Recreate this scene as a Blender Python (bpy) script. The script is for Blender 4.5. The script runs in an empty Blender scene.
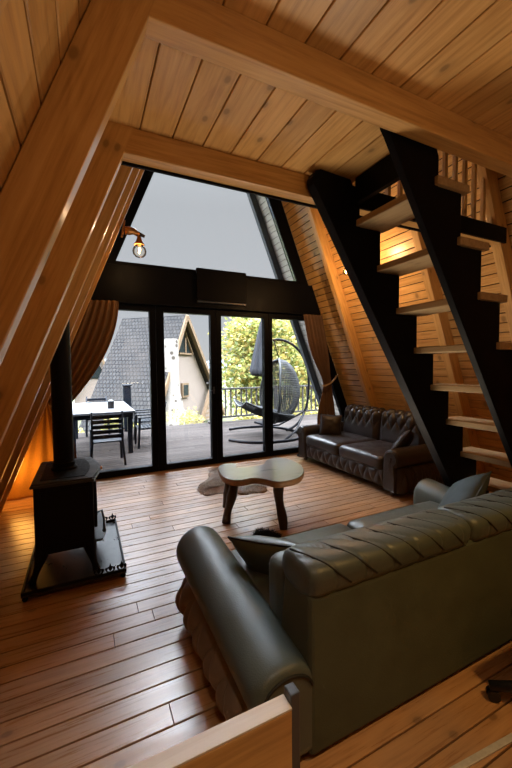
import bpy, bmesh, math, random
from mathutils import Vector, Matrix, noise
R = random.Random(7)
PI = math.pi
sc = bpy.context.scene
COL = sc.collection
SCALE = 1.18           # everything is laid out with the eye at 1.4, then brought to real size
SL = 2.5               # roof slope (rise over run)
LIN, RIN = -0.78, 4.29     # inner faces of the rafters at floor level
LW, RW = -0.935, 4.445     # board faces of the sloped walls at floor level
YG = 4.93              # glass wall
ZC = 2.60              # ceiling
YBACK = -1.5
YEND = 5.62            # end of the roof overhang

# ------------------------------------------------------------------ meshes
class MB:
    def __init__(s): s.v = []; s.f = []
    def add(s, vs, fs):
        o = len(s.v); s.v += [tuple(v) for v in vs]; s.f += [tuple(i + o for i in f) for f in fs]; return s
    def box(s, x0, x1, y0, y1, z0, z1, M=None):
        vs = [Vector((x, y, z)) for x in (x0, x1) for y in (y0, y1) for z in (z0, z1)]
        if M: vs = [M @ v for v in vs]
        return s.add(vs, [(0, 1, 3, 2), (4, 6, 7, 5), (0, 4, 5, 1), (2, 3, 7, 6), (0, 2, 6, 4), (1, 5, 7, 3)])
    def bar(s, a, b, w, h, up=(0, 0, 1)):
        a = Vector(a); b = Vector(b); d = (b - a); L = d.length; d.normalize()
        u = Vector(up); x = d.cross(u)
        if x.length < 1e-4: x = d.cross(Vector((1, 0, 0)))
        x.normalize(); u = x.cross(d).normalized()
        M = Matrix(((x.x, d.x, u.x, a.x), (x.y, d.y, u.y, a.y), (x.z, d.z, u.z, a.z), (0, 0, 0, 1)))
        return s.box(-w / 2, w / 2, 0, L, -h / 2, h / 2, M)
    def prism(s, pts, axis, a0, a1):
        def P(p, a):
            return {'x': (a, p[0], p[1]), 'y': (p[0], a, p[1]), 'z': (p[0], p[1], a)}[axis]
        n = len(pts)
        vs = [P(p, a0) for p in pts] + [P(p, a1) for p in pts]
        fs = [tuple(range(n)), tuple(range(2 * n - 1, n - 1, -1))]
        fs += [(i, i + n, (i + 1) % n + n, (i + 1) % n) for i in range(n)]
        return s.add(vs, fs)
    def tube(s, path, r, n=10, closed=False):
        P = [Vector(p) for p in path]; m = len(P); vs = []; fs = []; prev = None
        for i, p in enumerate(P):
            if closed: t = P[(i + 1) % m] - P[i - 1]
            else: t = P[min(i + 1, m - 1)] - P[max(i - 1, 0)]
            t.normalize()
            if prev is None:
                x = t.cross(Vector((0, 0, 1)))
                if x.length < .05: x = t.cross(Vector((1, 0, 0)))
            else: x = prev - t * prev.dot(t)
            x.normalize(); prev = x; y = t.cross(x)
            rr = r[i] if isinstance(r, (list, tuple)) else r
            vs += [p + (x * math.cos(2 * PI * k / n) + y * math.sin(2 * PI * k / n)) * rr for k in range(n)]
        for i in range(m if closed else m - 1):
            j = (i + 1) % m
            fs += [(i * n + k, i * n + (k + 1) % n, j * n + (k + 1) % n, j * n + k) for k in range(n)]
        if not closed: fs += [tuple(range(n - 1, -1, -1)), tuple((m - 1) * n + k for k in range(n))]
        return s.add(vs, fs)
    def lathe(s, prof, c=(0, 0, 0), n=24):
        return s.tube([(c[0], c[1], c[2] + z) for r, z in prof], [max(r, 1e-4) for r, z in prof], n) if False else s._lathe(prof, c, n)
    def _lathe(s, prof, c, n):
        vs = []; fs = []; m = len(prof)
        for r, z in prof:
            r = max(r, 1e-4)
            vs += [(c[0] + r * math.cos(2 * PI * k / n), c[1] + r * math.sin(2 * PI * k / n), c[2] + z) for k in range(n)]
        for i in range(m - 1):
            fs += [(i * n + k, i * n + (k + 1) % n, (i + 1) * n + (k + 1) % n, (i + 1) * n + k) for k in range(n)]
        fs += [tuple(range(n - 1, -1, -1)), tuple((m - 1) * n + k for k in range(n))]
        return s.add(vs, fs)
    def ball(s, c, r, n=12, m=8):
        rx, ry, rz = r if isinstance(r, (tuple, list)) else (r, r, r)
        vs = []; fs = []
        for i in range(m + 1):
            a = -PI / 2 + PI * i / m
            for k in range(n):
                b = 2 * PI * k / n
                q = max(math.cos(a), 1e-3)
                vs.append((c[0] + rx * q * math.cos(b), c[1] + ry * q * math.sin(b), c[2] + rz * math.sin(a)))
        for i in range(m):
            fs += [(i * n + k, i * n + (k + 1) % n, (i + 1) * n + (k + 1) % n, (i + 1) * n + k) for k in range(n)]
        return s.add(vs, fs)
    def surf(s, fn, nu, nv, cu=False, cv=False):
        vs = [fn(i / nu, j / nv) for i in range(nu + (0 if cu else 1)) for j in range(nv + (0 if cv else 1))]
        w = nv if cv else nv + 1; h = nu if cu else nu + 1
        fs = []
        for i in range(nu):
            for j in range(nv):
                i2 = (i + 1) % h; j2 = (j + 1) % w
                fs.append((i * w + j, i2 * w + j, i2 * w + j2, i * w + j2))
        return s.add(vs, fs)
    def shift(s, d):
        s.v = [(v[0] - d[0], v[1] - d[1], v[2] - d[2]) for v in s.v]; return s
    def xf(s, M):
        s.v = [tuple(M @ Vector(v)) for v in s.v]; return s

def obj(name, mb, mat, parent=None, smooth=None, bevel=0, seg=2, world=True, solid=0):
    """one mesh object; mesh given in scene coordinates, kept relative to an unrotated parent"""
    me = bpy.data.meshes.new(name)
    if parent is not None and world:
        o = Vector(); p = parent
        while p is not None: o += p.location; p = p.parent
        mb.shift(o)
    me.from_pydata(mb.v, [], mb.f)
    bm = bmesh.new(); bm.from_mesh(me)
    bmesh.ops.recalc_face_normals(bm, faces=bm.faces)
    bm.to_mesh(me); bm.free()
    me.materials.append(mat)
    if smooth is not None:
        me.shade_smooth()
        if smooth < 180: me.set_sharp_from_angle(angle=math.radians(smooth))
    o = bpy.data.objects.new(name, me); COL.objects.link(o)
    if parent is not None: o.parent = parent
    if bevel:
        m = o.modifiers.new('b', 'BEVEL'); m.width = bevel; m.segments = seg; m.limit_method = 'ANGLE'; m.angle_limit = math.radians(35)
        if smooth is None:
            pass
    if solid:
        m = o.modifiers.new('s', 'SOLIDIFY'); m.thickness = solid; m.offset = 0
    return o

def tag(o, label, cat, group=None, kind=None):
    o['label'] = label; o['category'] = cat
    if group: o['group'] = group
    if kind: o['kind'] = kind
    return o
def thing(name, loc, label, cat, group=None, rz=0, kind=None):
    o = bpy.data.objects.new(name, None); COL.objects.link(o)
    o.location = loc; o.rotation_euler = (0, 0, rz); o.empty_display_size = .1
    return tag(o, label, cat, group, kind)
def dup(o, parent=None):
    c = o.copy(); COL.objects.link(c); c.parent = parent
    for ch in list(o.children): dup(ch, c)
    return c

# ------------------------------------------------------------------ materials
class NT:
    def __init__(s, name):
        m = bpy.data.materials.new(name); m.use_nodes = True
        s.m = m; s.t = m.node_tree; s.n = s.t.nodes; s.l = s.t.links
        s.b = s.n['Principled BSDF']
    def node(s, t, **kw):
        n = s.n.new(t)
        for k, v in kw.items():
            if hasattr(n, k) and k not in n.inputs: setattr(n, k, v)
            else: n.inputs[k].default_value = v
        return n
    def link(s, a, b): s.l.new(a, b)
    def math(s, op, a, b=None, c=None):
        n = s.n.new('ShaderNodeMath'); n.operation = op
        for i, v in enumerate((a, b, c)):
            if v is None: continue
            if isinstance(v, (int, float)): n.inputs[i].default_value = v
            else: s.link(v, n.inputs[i])
        return n.outputs[0]
    def mix(s, f, a, b, mode='MIX'):
        n = s.n.new('ShaderNodeMix'); n.data_type = 'RGBA'; n.blend_type = mode
        for i, v in ((0, f), (6, a), (7, b)):
            if isinstance(v, (int, float)): n.inputs[i].default_value = v
            elif isinstance(v, tuple): n.inputs[i].default_value = (*v, 1)
            else: s.link(v, n.inputs[i])
        return n.outputs[2]
    def ramp(s, f, stops):
        n = s.n.new('ShaderNodeValToRGB'); e = n.color_ramp.elements
        while len(e) > 1: e.remove(e[-1])
        for i, (p, c) in enumerate(stops):
            q = e[0] if i == 0 else e.new(p)
            q.position = p; q.color = (*c, 1) if isinstance(c, tuple) else (c, c, c, 1)
        s.link(f, n.inputs[0]); return n.outputs[0]
    def maprange(s, v, a, b, c, d, smooth=True):
        n = s.n.new('ShaderNodeMapRange'); n.interpolation_type = 'SMOOTHSTEP' if smooth else 'LINEAR'
        s.link(v, n.inputs[0])
        for i, x in enumerate((a, b, c, d)): n.inputs[i + 1].default_value = x
        return n.outputs[0]
    def bump(s, h, strength=.3, dist=.01):
        n = s.n.new('ShaderNodeBump'); n.inputs['Strength'].default_value = strength; n.inputs['Distance'].default_value = dist
        s.link(h, n.inputs['Height']); s.link(n.outputs[0], s.b.inputs['Normal'])

def lin(c): return tuple(((x / 255) / 12.92 if x <= 10 else (((x / 255) + .055) / 1.055) ** 2.4) for x in c)

def plain(name, col, rough=.5, metal=0, noise_amt=.12, nscale=12, bump=0, spec=.5, **kw):
    t = NT(name); b = t.b
    tc = t.node('ShaderNodeTexCoord').outputs['Object']
    n = t.node('ShaderNodeTexNoise'); n.inputs['Scale'].default_value = nscale; n.inputs['Detail'].default_value = 5
    t.link(tc, n.inputs['Vector'])
    lo = tuple(max(0, c * (1 - noise_amt)) for c in col); hi = tuple(min(1, c * (1 + noise_amt)) for c in col)
    t.link(t.mix(n.outputs[0], lo, hi), b.inputs['Base Color'])
    t.link(t.maprange(n.outputs[0], .3, .7, max(0.02, rough - .06), min(1, rough + .06)), b.inputs['Roughness'])
    b.inputs['Metallic'].default_value = metal; b.inputs['Specular IOR Level'].default_value = spec
    for k, v in kw.items(): b.inputs[k.replace('_', ' ')].default_value = v
    if bump:
        n2 = t.node('ShaderNodeTexNoise'); n2.inputs['Scale'].default_value = nscale * 12; n2.inputs['Detail'].default_value = 3
        t.link(tc, n2.inputs['Vector']); t.bump(n2.outputs[0], bump, .004)
    return t.m

def wood(name, axis, light, mid, dark, knots=1.0, rough=.5, coat=0, vary=.25, spec=.4, kscale=1.0, wear=0):
    """boards with grain along the given axis, ring figure, knots; every board its own tone"""
    t = NT(name); b = t.b
    tc = t.node('ShaderNodeTexCoord').outputs['Object']
    geo = t.node('ShaderNodeNewGeometry')
    rnd = geo.outputs['Random Per Island']
    oi = t.node('ShaderNodeObjectInfo').outputs['Random']
    off = t.node('ShaderNodeCombineXYZ')
    r1 = t.math('MULTIPLY', t.math('ADD', rnd, oi), 37.3); r2 = t.math('MULTIPLY', t.math('ADD', rnd, oi), 91.7)
    t.link(r1, off.inputs[0]); t.link(r2, off.inputs[1]); t.link(t.math('ADD', r1, r2), off.inputs[2])
    va = t.node('ShaderNodeVectorMath', operation='ADD'); t.link(tc, va.inputs[0]); t.link(off.outputs[0], va.inputs[1])
    def mapped(along, across):
        mp = t.node('ShaderNodeVectorMath', operation='MULTIPLY')
        sv = [across] * 3; sv['xyz'.index(axis)] = along
        t.link(va.outputs[0], mp.inputs[0]); mp.inputs[1].default_value = sv
        return mp.outputs[0]
    fine = t.node('ShaderNodeTexNoise'); fine.inputs['Scale'].default_value = 1; fine.inputs['Detail'].default_value = 6; fine.inputs['Roughness'].default_value = .65
    t.link(mapped(2.2, 46), fine.inputs['Vector'])
    broad = t.node('ShaderNodeTexNoise'); broad.inputs['Scale'].default_value = 1; broad.inputs['Detail'].default_value = 3; broad.inputs['Distortion'].default_value = .8
    t.link(mapped(.7, 7), broad.inputs['Vector'])
    ring = t.math('FRACT', t.math('MULTIPLY', broad.outputs[0], 7.0))
    ringm = t.math('ABSOLUTE', t.math('SUBTRACT', ring, .5))
    f = t.math('ADD', t.math('MULTIPLY', fine.outputs[0], .8), t.math('MULTIPLY', ringm, .2))
    col = t.ramp(f, [(.26, dark), (.45, mid), (.66, light)])
    tone = t.maprange(rnd, 0, 1, 1 - vary, 1 + vary * .6, False)
    hsv = t.node('ShaderNodeHueSaturation'); t.link(tone, hsv.inputs['Value']); t.link(col, hsv.inputs['Color'])
    col = hsv.outputs[0]
    if knots:
        vo = t.node('ShaderNodeTexVoronoi'); vo.voronoi_dimensions = '2D'; vo.inputs['Scale'].default_value = 1; vo.inputs['Randomness'].default_value = 1
        sp = t.node('ShaderNodeSeparateXYZ'); t.link(va.outputs[0], sp.inputs[0])
        ia = 'xyz'.index(axis); ib, ic = [q for q in range(3) if q != ia]
        cb_ = t.node('ShaderNodeCombineXYZ')
        t.link(t.math('MULTIPLY', sp.outputs[ia], 3.4 * kscale), cb_.inputs[0])
        t.link(t.math('MULTIPLY', t.math('ADD', sp.outputs[ib], t.math('MULTIPLY', sp.outputs[ic], .85)), 5.5 * kscale), cb_.inputs[1])
        t.link(cb_.outputs[0], vo.inputs['Vector'])
        k = t.maprange(vo.outputs['Distance'], .05, .115, 1, 0)
        gate = t.node('ShaderNodeSeparateColor'); t.link(vo.outputs['Color'], gate.inputs[0])
        k = t.math('MULTIPLY', k, t.math('GREATER_THAN', gate.outputs[0], .66))
        kd = tuple(c * .28 for c in dark)
        col = t.mix(t.math('MULTIPLY', k, .8 * knots), col, kd)
        halo = t.math('MULTIPLY', t.maprange(vo.outputs['Distance'], .09, .28, .45, 0), t.math('GREATER_THAN', gate.outputs[0], .66))
        col = t.mix(halo, col, tuple(c * .7 for c in mid))
    if wear:
        wn = t.node('ShaderNodeTexNoise'); wn.inputs['Scale'].default_value = 1.6; wn.inputs['Detail'].default_value = 4
        t.link(tc, wn.inputs['Vector'])
        col = t.mix(t.math('MULTIPLY', t.maprange(wn.outputs[0], .4, .7, 0, 1), wear), col, (.27, .24, .22))
    t.link(col, b.inputs['Base Color'])
    t.link(t.maprange(fine.outputs[0], .3, .7, rough - .08, rough + .1), b.inputs['Roughness'])
    b.inputs['Coat Weight'].default_value = coat; b.inputs['Coat Roughness'].default_value = .25
    b.inputs['Specular IOR Level'].default_value = spec
    t.bump(fine.outputs[0], .12, .004)
    return t.m

def leather(name, col, rough=.42, var=.2, spec=.5):
    t = NT(name); b = t.b
    tc = t.node('ShaderNodeTexCoord').outputs['Object']
    n = t.node('ShaderNodeTexNoise'); n.inputs['Scale'].default_value = 7; n.inputs['Detail'].default_value = 6
    t.link(tc, n.inputs['Vector'])
    t.link(t.mix(n.outputs[0], tuple(c * (1 - var) for c in col), tuple(c * (1 + var) for c in col)), b.inputs['Base Color'])
    t.link(t.maprange(n.outputs[0], .35, .7, rough - .07, rough + .1), b.inputs['Roughness'])
    b.inputs['Specular IOR Level'].default_value = spec
    v = t.node('ShaderNodeTexVoronoi'); v.inputs['Scale'].default_value = 170; t.link(tc, v.inputs['Vector'])
    t.bump(t.math('ADD', v.outputs['Distance'], n.outputs[0]), .18, .003)
    return t.m

def glass(name, tint=(.93, .95, .96), refl=1.0):
    t = NT(name); t.n.remove(t.b)
    out = t.n['Material Output']
    tr = t.node('ShaderNodeBsdfTransparent'); tr.inputs[0].default_value = (*tint, 1)
    gl = t.node('ShaderNodeBsdfGlossy'); gl.inputs['Roughness'].default_value = .02
    fr = t.node('ShaderNodeFresnel'); fr.inputs[0].default_value = 1.35
    mx = t.node('ShaderNodeMixShader')
    t.link(t.math('MULTIPLY', fr.outputs[0], refl), mx.inputs[0]); t.link(tr.outputs[0], mx.inputs[1]); t.link(gl.outputs[0], mx.inputs[2])
    t.link(mx.outputs[0], out.inputs[0]); return t.m

def emit(name, col, s):
    t = NT(name); t.b.inputs['Base Color'].default_value = (*col, 1)
    t.b.inputs['Emission Color'].default_value = (*col, 1); t.b.inputs['Emission Strength'].default_value = s
    return t.m

def leafmat(name, c1, c2, c3):
    t = NT(name); b = t.b
    rnd = t.node('ShaderNodeNewGeometry').outputs['Random Per Island']
    t.link(t.ramp(rnd, [(0, c1), (.5, c2), (1, c3)]), b.inputs['Base Color']); b.inputs['Roughness'].default_value = .6
    tl = t.node('ShaderNodeBsdfTranslucent'); t.link(t.ramp(rnd, [(0, c1), (.5, c2), (1, c3)]), tl.inputs[0])
    mx = t.node('ShaderNodeMixShader'); mx.inputs[0].default_value = .35
    t.link(b.outputs[0], mx.inputs[1]); t.link(tl.outputs[0], mx.inputs[2]); t.link(mx.outputs[0], t.n['Material Output'].inputs[0])
    return t.m

def curtain_mat(name, col, tr=.3):
    t = NT(name); b = t.b
    tc = t.node('ShaderNodeTexCoord').outputs['Object']
    n = t.node('ShaderNodeTexNoise'); n.inputs['Scale'].default_value = 60; t.link(tc, n.inputs['Vector'])
    c = t.mix(n.outputs[0], tuple(x * .82 for x in col), tuple(min(1, x * 1.15) for x in col))
    t.link(c, b.inputs['Base Color']); b.inputs['Roughness'].default_value = .85
    tl = t.node('ShaderNodeBsdfTranslucent'); t.link(c, tl.inputs[0])
    mx = t.node('ShaderNodeMixShader'); mx.inputs[0].default_value = tr
    t.link(b.outputs[0], mx.inputs[1]); t.link(tl.outputs[0], mx.inputs[2]); t.link(mx.outputs[0], t.n['Material Output'].inputs[0])
    return t.m

PL, PM, PD = (.72, .44, .17), (.62, .355, .12), (.44, .23, .07)     # varnished pine
M = {}
M['floor'] = wood('floor_boards', 'x', (.56, .315, .145), (.47, .245, .102), (.32, .15, .058), rough=.32, coat=.65, vary=.2, spec=.6, wear=.22)
M['pine_y'] = wood('pine_boards_y', 'y', PL, PM, PD, vary=.16, rough=.42, coat=.5)
M['pine_x'] = wood('pine_beam_x', 'x', PL, PM, PD, vary=.1, rough=.42, coat=.5)
M['pine_z'] = wood('pine_beam_z', 'z', PL, PM, PD, vary=.1, rough=.42, coat=.5)
M['tread'] = wood('tread_wood', 'y', (.50, .36, .20), (.42, .29, .155), (.30, .19, .09), knots=.7, rough=.45)
M['bench'] = wood('bench_board', 'x', (.66, .42, .16), (.56, .33, .11), (.38, .20, .06), knots=1, rough=.4, kscale=.8, coat=1)
M['slab'] = wood('slab_wood', 'x', (.25, .20, .165), (.19, .14, .11), (.10, .07, .05), knots=0, rough=.35, coat=1, spec=.8)
M['slab'].node_tree.nodes['Principled BSDF'].inputs['Coat IOR'].default_value = 1.9
M['slab'].node_tree.nodes['Principled BSDF'].inputs['Coat Roughness'].default_value = .16
M['bark'] = plain('dark_bark', (.045, .028, .02), .7, noise_amt=.5, nscale=25, bump=.5)
M['sheen_edge'] = wood('sheen_edge', 'x', (.80, .74, .66), (.72, .66, .58), (.58, .5, .42), knots=0, rough=.4)  # window sheen along the bench board's top, put into the wood colour
M['slab_edge'] = plain('slab_edge', (.26, .13, .05), .55, noise_amt=.4, nscale=25, bump=.4)
M['deck'] = wood('deck_boards', 'x', (.056, .048, .044), (.043, .036, .033), (.030, .025, .022), knots=.4, rough=.75, vary=.3, spec=.03)
M['outwood'] = wood('grey_weathered_wood', 'y', (.62, .57, .52), (.55, .50, .45), (.40, .36, .31), knots=.6, rough=.6, vary=.12, spec=.1)
M['railwood'] = plain('rail_wood', (.025, .021, .019), .8, noise_amt=.25)
M['subfloor'] = plain('dark_gap', (.012, .008, .006), .9)
M['black_steel'] = plain('black_steel', (.0035, .0035, .0055), .5, noise_amt=.2, nscale=5, spec=.08)
M['black_frame'] = plain('black_window_frame', (.0035, .004, .0062), .45, noise_amt=.2, spec=.08)
M['iron'] = plain('cast_iron', (.006, .006, .0075), .42, metal=0, noise_amt=.3, nscale=40, bump=.2, spec=.13)
M['iron_tray'] = plain('iron_tray', (.018, .020, .024), .33, noise_amt=.35, nscale=14, bump=.15, spec=.6)
M['green'] = leather('green_leather', (.070, .090, .081), .42, .2, .5)
M['green_tuft'] = leather('brown_green_tufted_leather', (.17, .128, .092), .42)
M['brown'] = leather('dark_brown_leather', (.026, .020, .020), .40)
M['brown_tuft'] = leather('tufted_brown_leather', (.030, .019, .016), .42)
M['seam'] = plain('dark_seam', (.008, .009, .008), .7)
M['sofa_back'] = leather('green_back_suede', (.074, .086, .060), .75, .3, .2)
M['pillow_g'] = plain('blue_grey_velvet', (.070, .088, .092), .75, noise_amt=.2, nscale=18, bump=.2, spec=.2)
M['wicker'] = plain('grey_wicker', (.011, .012, .013), .6, noise_amt=.3, nscale=30)
M['grey_fabric'] = plain('grey_fabric', (.035, .037, .042), .9, noise_amt=.2, nscale=25, bump=.2, spec=.1)
M['hide'] = plain('tan_fur', (.30, .22, .16), .9, noise_amt=.45, nscale=14, bump=.6, spec=.1)
M['rag'] = plain('dark_shaggy_cloth', (.018, .024, .030), .95, noise_amt=.4, nscale=40, bump=.5, spec=.1)
M['curtain'] = curtain_mat('rust_curtain', (.26, .135, .06), .25)
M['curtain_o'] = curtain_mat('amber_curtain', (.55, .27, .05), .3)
M['curtain_b'] = curtain_mat('brown_curtain', (.17, .09, .05), .2)
M['rope'] = plain('tie_cord', (.42, .28, .15), .9, bump=.4)
M['glass'] = glass('pane_glass')
M['bulb'] = glass('bulb_glass', (.98, .95, .88), .9)
M['fil'] = emit('lamp_filament', (1, .50, .16), 60)
M['fil_dim'] = emit('dim_lamp_filament', (1, .62, .3), 1.2)
M['copper'] = plain('copper', (.42, .20, .07), .35, metal=.8)
M['table_white'] = plain('pale_table_top', (.085, .087, .092), .5, noise_amt=.05, spec=.2)
M['navy_plastic'] = plain('dark_blue_plastic', (.005, .007, .011), .5, noise_amt=.2, spec=.15)
M['plastic_black'] = plain('black_plastic', (.008, .008, .009), .4)
M['metal_strip'] = plain('pale_metal', (.55, .54, .52), .45, metal=.3, noise_amt=.25, nscale=60)
M['steel_post'] = plain('blue_black_post', (.035, .046, .065), .35, spec=.6)
M['stone'] = None
M['plaster'] = plain('cream_plaster', (.155, .122, .102), .9, noise_amt=.06, nscale=2)
M['house_trim'] = plain('tan_gable_boards', (.14, .095, .06), .8, noise_amt=.15, spec=.1)
M['dark_glass'] = plain('house_window_glass', (.012, .016, .016), .3, spec=.08)
M['grass'] = plain('meadow_grass', (.05, .055, .02), .95, noise_amt=.45, nscale=.8)
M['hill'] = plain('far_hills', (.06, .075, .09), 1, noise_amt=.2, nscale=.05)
M['leaf'] = leafmat('tree_leaves', (.07, .10, .025), (.27, .29, .07), (.46, .32, .10))
M['leaf2'] = leafmat('bush_leaves', (.10, .11, .028), (.30, .27, .07), (.44, .34, .11))
M['trunk'] = plain('tree_bark', (.12, .09, .06), .9, noise_amt=.4, nscale=12, bump=.5)

def shingles():
    t = NT('grey_shingles'); tc = t.node('ShaderNodeTexCoord').outputs['UV']
    br = t.node('ShaderNodeTexBrick'); br.inputs['Scale'].default_value = 1
    br.inputs['Brick Width'].default_value = .30; br.inputs['Row Height'].default_value = .34; br.inputs['Mortar Size'].default_value = .035
    br.inputs['Color1'].default_value = (.030, .029, .029, 1); br.inputs['Color2'].default_value = (.044, .042, .041, 1); br.inputs['Mortar'].default_value = (.009, .009, .01, 1)
    t.link(tc, br.inputs['Vector'])
    n = t.node('ShaderNodeTexNoise'); n.inputs['Scale'].default_value = .6; n.inputs['Detail'].default_value = 4; t.link(tc, n.inputs['Vector'])
    t.link(t.mix(t.maprange(n.outputs[0], .35, .7, 0, .5), br.outputs[0], (.042, .037, .034)), t.b.inputs['Base Color'])
    t.b.inputs['Roughness'].default_value = .9; t.b.inputs['Specular IOR Level'].default_value = .05; return t.m
M['shingle'] = shingles()
def stone():
    t = NT('pale_stone'); tc = t.node('ShaderNodeTexCoord').outputs['Object']
    v = t.node('ShaderNodeTexVoronoi'); v.inputs['Scale'].default_value = 1.9; t.link(tc, v.inputs['Vector'])
    g = t.node('ShaderNodeSeparateColor'); t.link(v.outputs['Color'], g.inputs[0])
    k = t.math('MULTIPLY', t.maprange(v.outputs['Distance'], .25, .4, 1, 0), t.math('GREATER_THAN', g.outputs[0], .45))
    t.link(t.mix(k, (.19, .17, .15), (.04, .03, .022)), t.b.inputs['Base Color']); t.b.inputs['Roughness'].default_value = .9
    t.bump(v.outputs['Distance'], .6, .05); return t.m
M['stone'] = stone()

# ------------------------------------------------------------------ room shell
def struct(name, mb, mat, label, cat, **kw):
    o = obj(name, mb, mat, **kw); return tag(o, label, cat, None, 'structure')

# floor boards along X
mb = MB(); p = .1047; y = YBACK + .02
while y < YG - .005:
    y1 = min(y + p - .0068, YG - .001); x = -1.02 - R.random() * .8
    while x < 4.48:
        L = 1.5 + R.random() * 2.0; x1 = min(x + L, 4.5)
        if x1 > -1: mb.box(max(x, -1), x1 - .0022, y, y1, -.022, 0)
        x += L
    y += p
struct('floor', mb, M['floor'], 'worn brown varnished plank floor of the living room', 'floor', bevel=.0016, seg=1)
struct('floor_base', MB().box(-1.05, 4.6, YBACK, YG + .02, -.12, -.023), M['subfloor'], 'dark base showing in the gaps between the floor planks', 'floor')

def wallplanks(side, y0, y1, t0, t1, pitch, th=.02):
    """boards along Y on the sloped wall; t = height z of the board edges"""
    mb = MB(); dz = pitch / math.sqrt(1 + 1 / SL ** 2); z = t0
    nrm = Vector((SL, 0, -1)).normalized()
    while z < t1:
        za, zb = z, min(z + dz, t1) - .0085
        if side == 'l': a, b = LW + za / SL, LW + zb / SL; s = -1
        else: a, b = RW - za / SL, RW - zb / SL; s = 1
        nx, nz = s * nrm.x, -nrm.z if False else .371
        nx, nz = s * .9285, .3714
        y = y0 - R.random() * 1.5
        while y < y1:
            L = 2.2 + R.random() * 2; ya, yb = max(y, y0), min(y + L, y1)
            if yb > ya + .02:
                c = [(a, za), (b, zb), (b + nx * th, zb + nz * th), (a + nx * th, za + nz * th)]
                mb.prism(c, 'y', ya, yb - .002)
            y += L
        z += dz
    return mb
APZ = (RW - LW) / 2 * SL
for side, nm in (('l', 'left'), ('r', 'right')):
    struct('wall_' + nm, wallplanks(side, YBACK, YG, 0, APZ - .03, .135 if side == 'l' else .098), M['pine_y'],
           {'l': 'sloping pine board wall on the left behind the big rafters', 'r': 'sloping pine board wall on the right behind the dark sofa and stairs'}[side], 'wall', bevel=.003, seg=1)
    tag(obj('roof_overhang', wallplanks(side, YG + .005, YEND, -.02, APZ - .03, .098), M['outwood']),
        {'l': 'pale boarded underside of the roof overhang outside on the left', 'r': 'pale boarded underside of the roof overhang outside on the right'}[side], 'roof', None, 'structure')
    s = -1 if side == 'l' else 1
    W0 = (LW if side == 'l' else RW) + s * .024
    sl = -s / SL
    z0, z1 = -.3, APZ + .08
    mb = MB().prism([(W0 + sl * z0, z0), (W0 + sl * z1, z1), (W0 + sl * z1 + s * .12, z1), (W0 + sl * z0 + s * .12, z0)], 'y', YBACK - .1, YEND)
    struct('roof_slab', mb, M['subfloor'], {'l': 'left roof slope over the boards', 'r': 'right roof slope over the boards'}[side], 'roof')
    # outer end rafter (fascia) of the overhang
    W1 = (LW if side == 'l' else RW) - s * .005
    mb = MB().prism([(W1 + sl * -.05, -.05), (W1 + sl * (APZ - .25), APZ - .25), (W1 + sl * (APZ - .25) - s * .12, APZ - .25), (W1 + sl * -.05 - s * .12, -.05)], 'y', YEND - .08, YEND)
    struct('fascia_board', mb, plain('fascia_' + side, (.05, .055, .065), .7), {'l': 'grey fascia board at the end of the left roof overhang', 'r': 'grey fascia board at the end of the right roof overhang'}[side], 'trim')

# ceiling of the loft with the stairwell left open
def ceil_boards(x0, x1, y0, y1, mb):
    x = x0
    while x < x1 - .01:
        xb = min(x + .1625, x1); mb.box(x, xb - .005, y0, y1, ZC, ZC + .024); x += .1625
OX = 1.62
mb = MB(); lo = LW + ZC / SL; hi = RW - ZC / SL
ceil_boards(lo + .02, hi - .02, YBACK, 1.2, mb)
ceil_boards(lo + .02, OX, 1.2, 1.975, mb)
struct('ceiling', mb, M['pine_y'], 'pine board ceiling with broad knotty planks', 'ceiling', bevel=.003, seg=1)
mb = MB().box(lo, hi, YBACK, 1.2, ZC + .026, ZC + .06).box(lo, OX, 1.2, 1.975, ZC + .026, ZC + .06)
struct('loft_floor', mb, M['subfloor'], 'loft floor deck above the ceiling boards', 'floor')
# back wall behind the eye
mb = MB().prism([(LW - .1, -.05), (RW + .1, -.05), ((LW + RW) / 2, APZ + .2)], 'y', YBACK - .08, YBACK)
struct('wall_back', mb, M['pine_x'], 'pine gable wall closing the back of the room', 'wall')

# beams and rafters
ZB = 2.467
YR = [-.355, .395, 1.145, 1.895, 2.645, 3.395, 4.145]
def beam(y, label, mat=M['pine_x']):
    x0, x1 = LIN + ZB / SL - .05, RIN - ZB / SL + .05
    struct('ceiling_beam', MB().box(x0, x1, y + .001, y + .081, ZB, ZC), mat, label, 'beam', bevel=.005)
beam(1.145, 'thick pine ceiling beam running across above the stairs')
beam(1.895, 'pine beam at the loft edge above the glass wall')
struct('ceiling_beam', MB().box(-.18 + .3, 3.45, .395, .475, ZB, ZC), M['pine_x'], 'pine ceiling beam overhead behind the viewer', 'beam', bevel=.005)
struct('beam_plate', MB().box(1.35, RIN - ZB / SL + .05, 1.876, 1.8945, ZB, ZC - .002), M['black_steel'], 'black steel plate on the loft-edge beam in the stairwell', 'beam')
struct('beam_plate', MB().box(.2, 3.3, 1.976, 1.99, ZB - .012, ZC + .05), M['black_steel'], 'black steel edge strip behind the loft-edge beam', 'beam')

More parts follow.
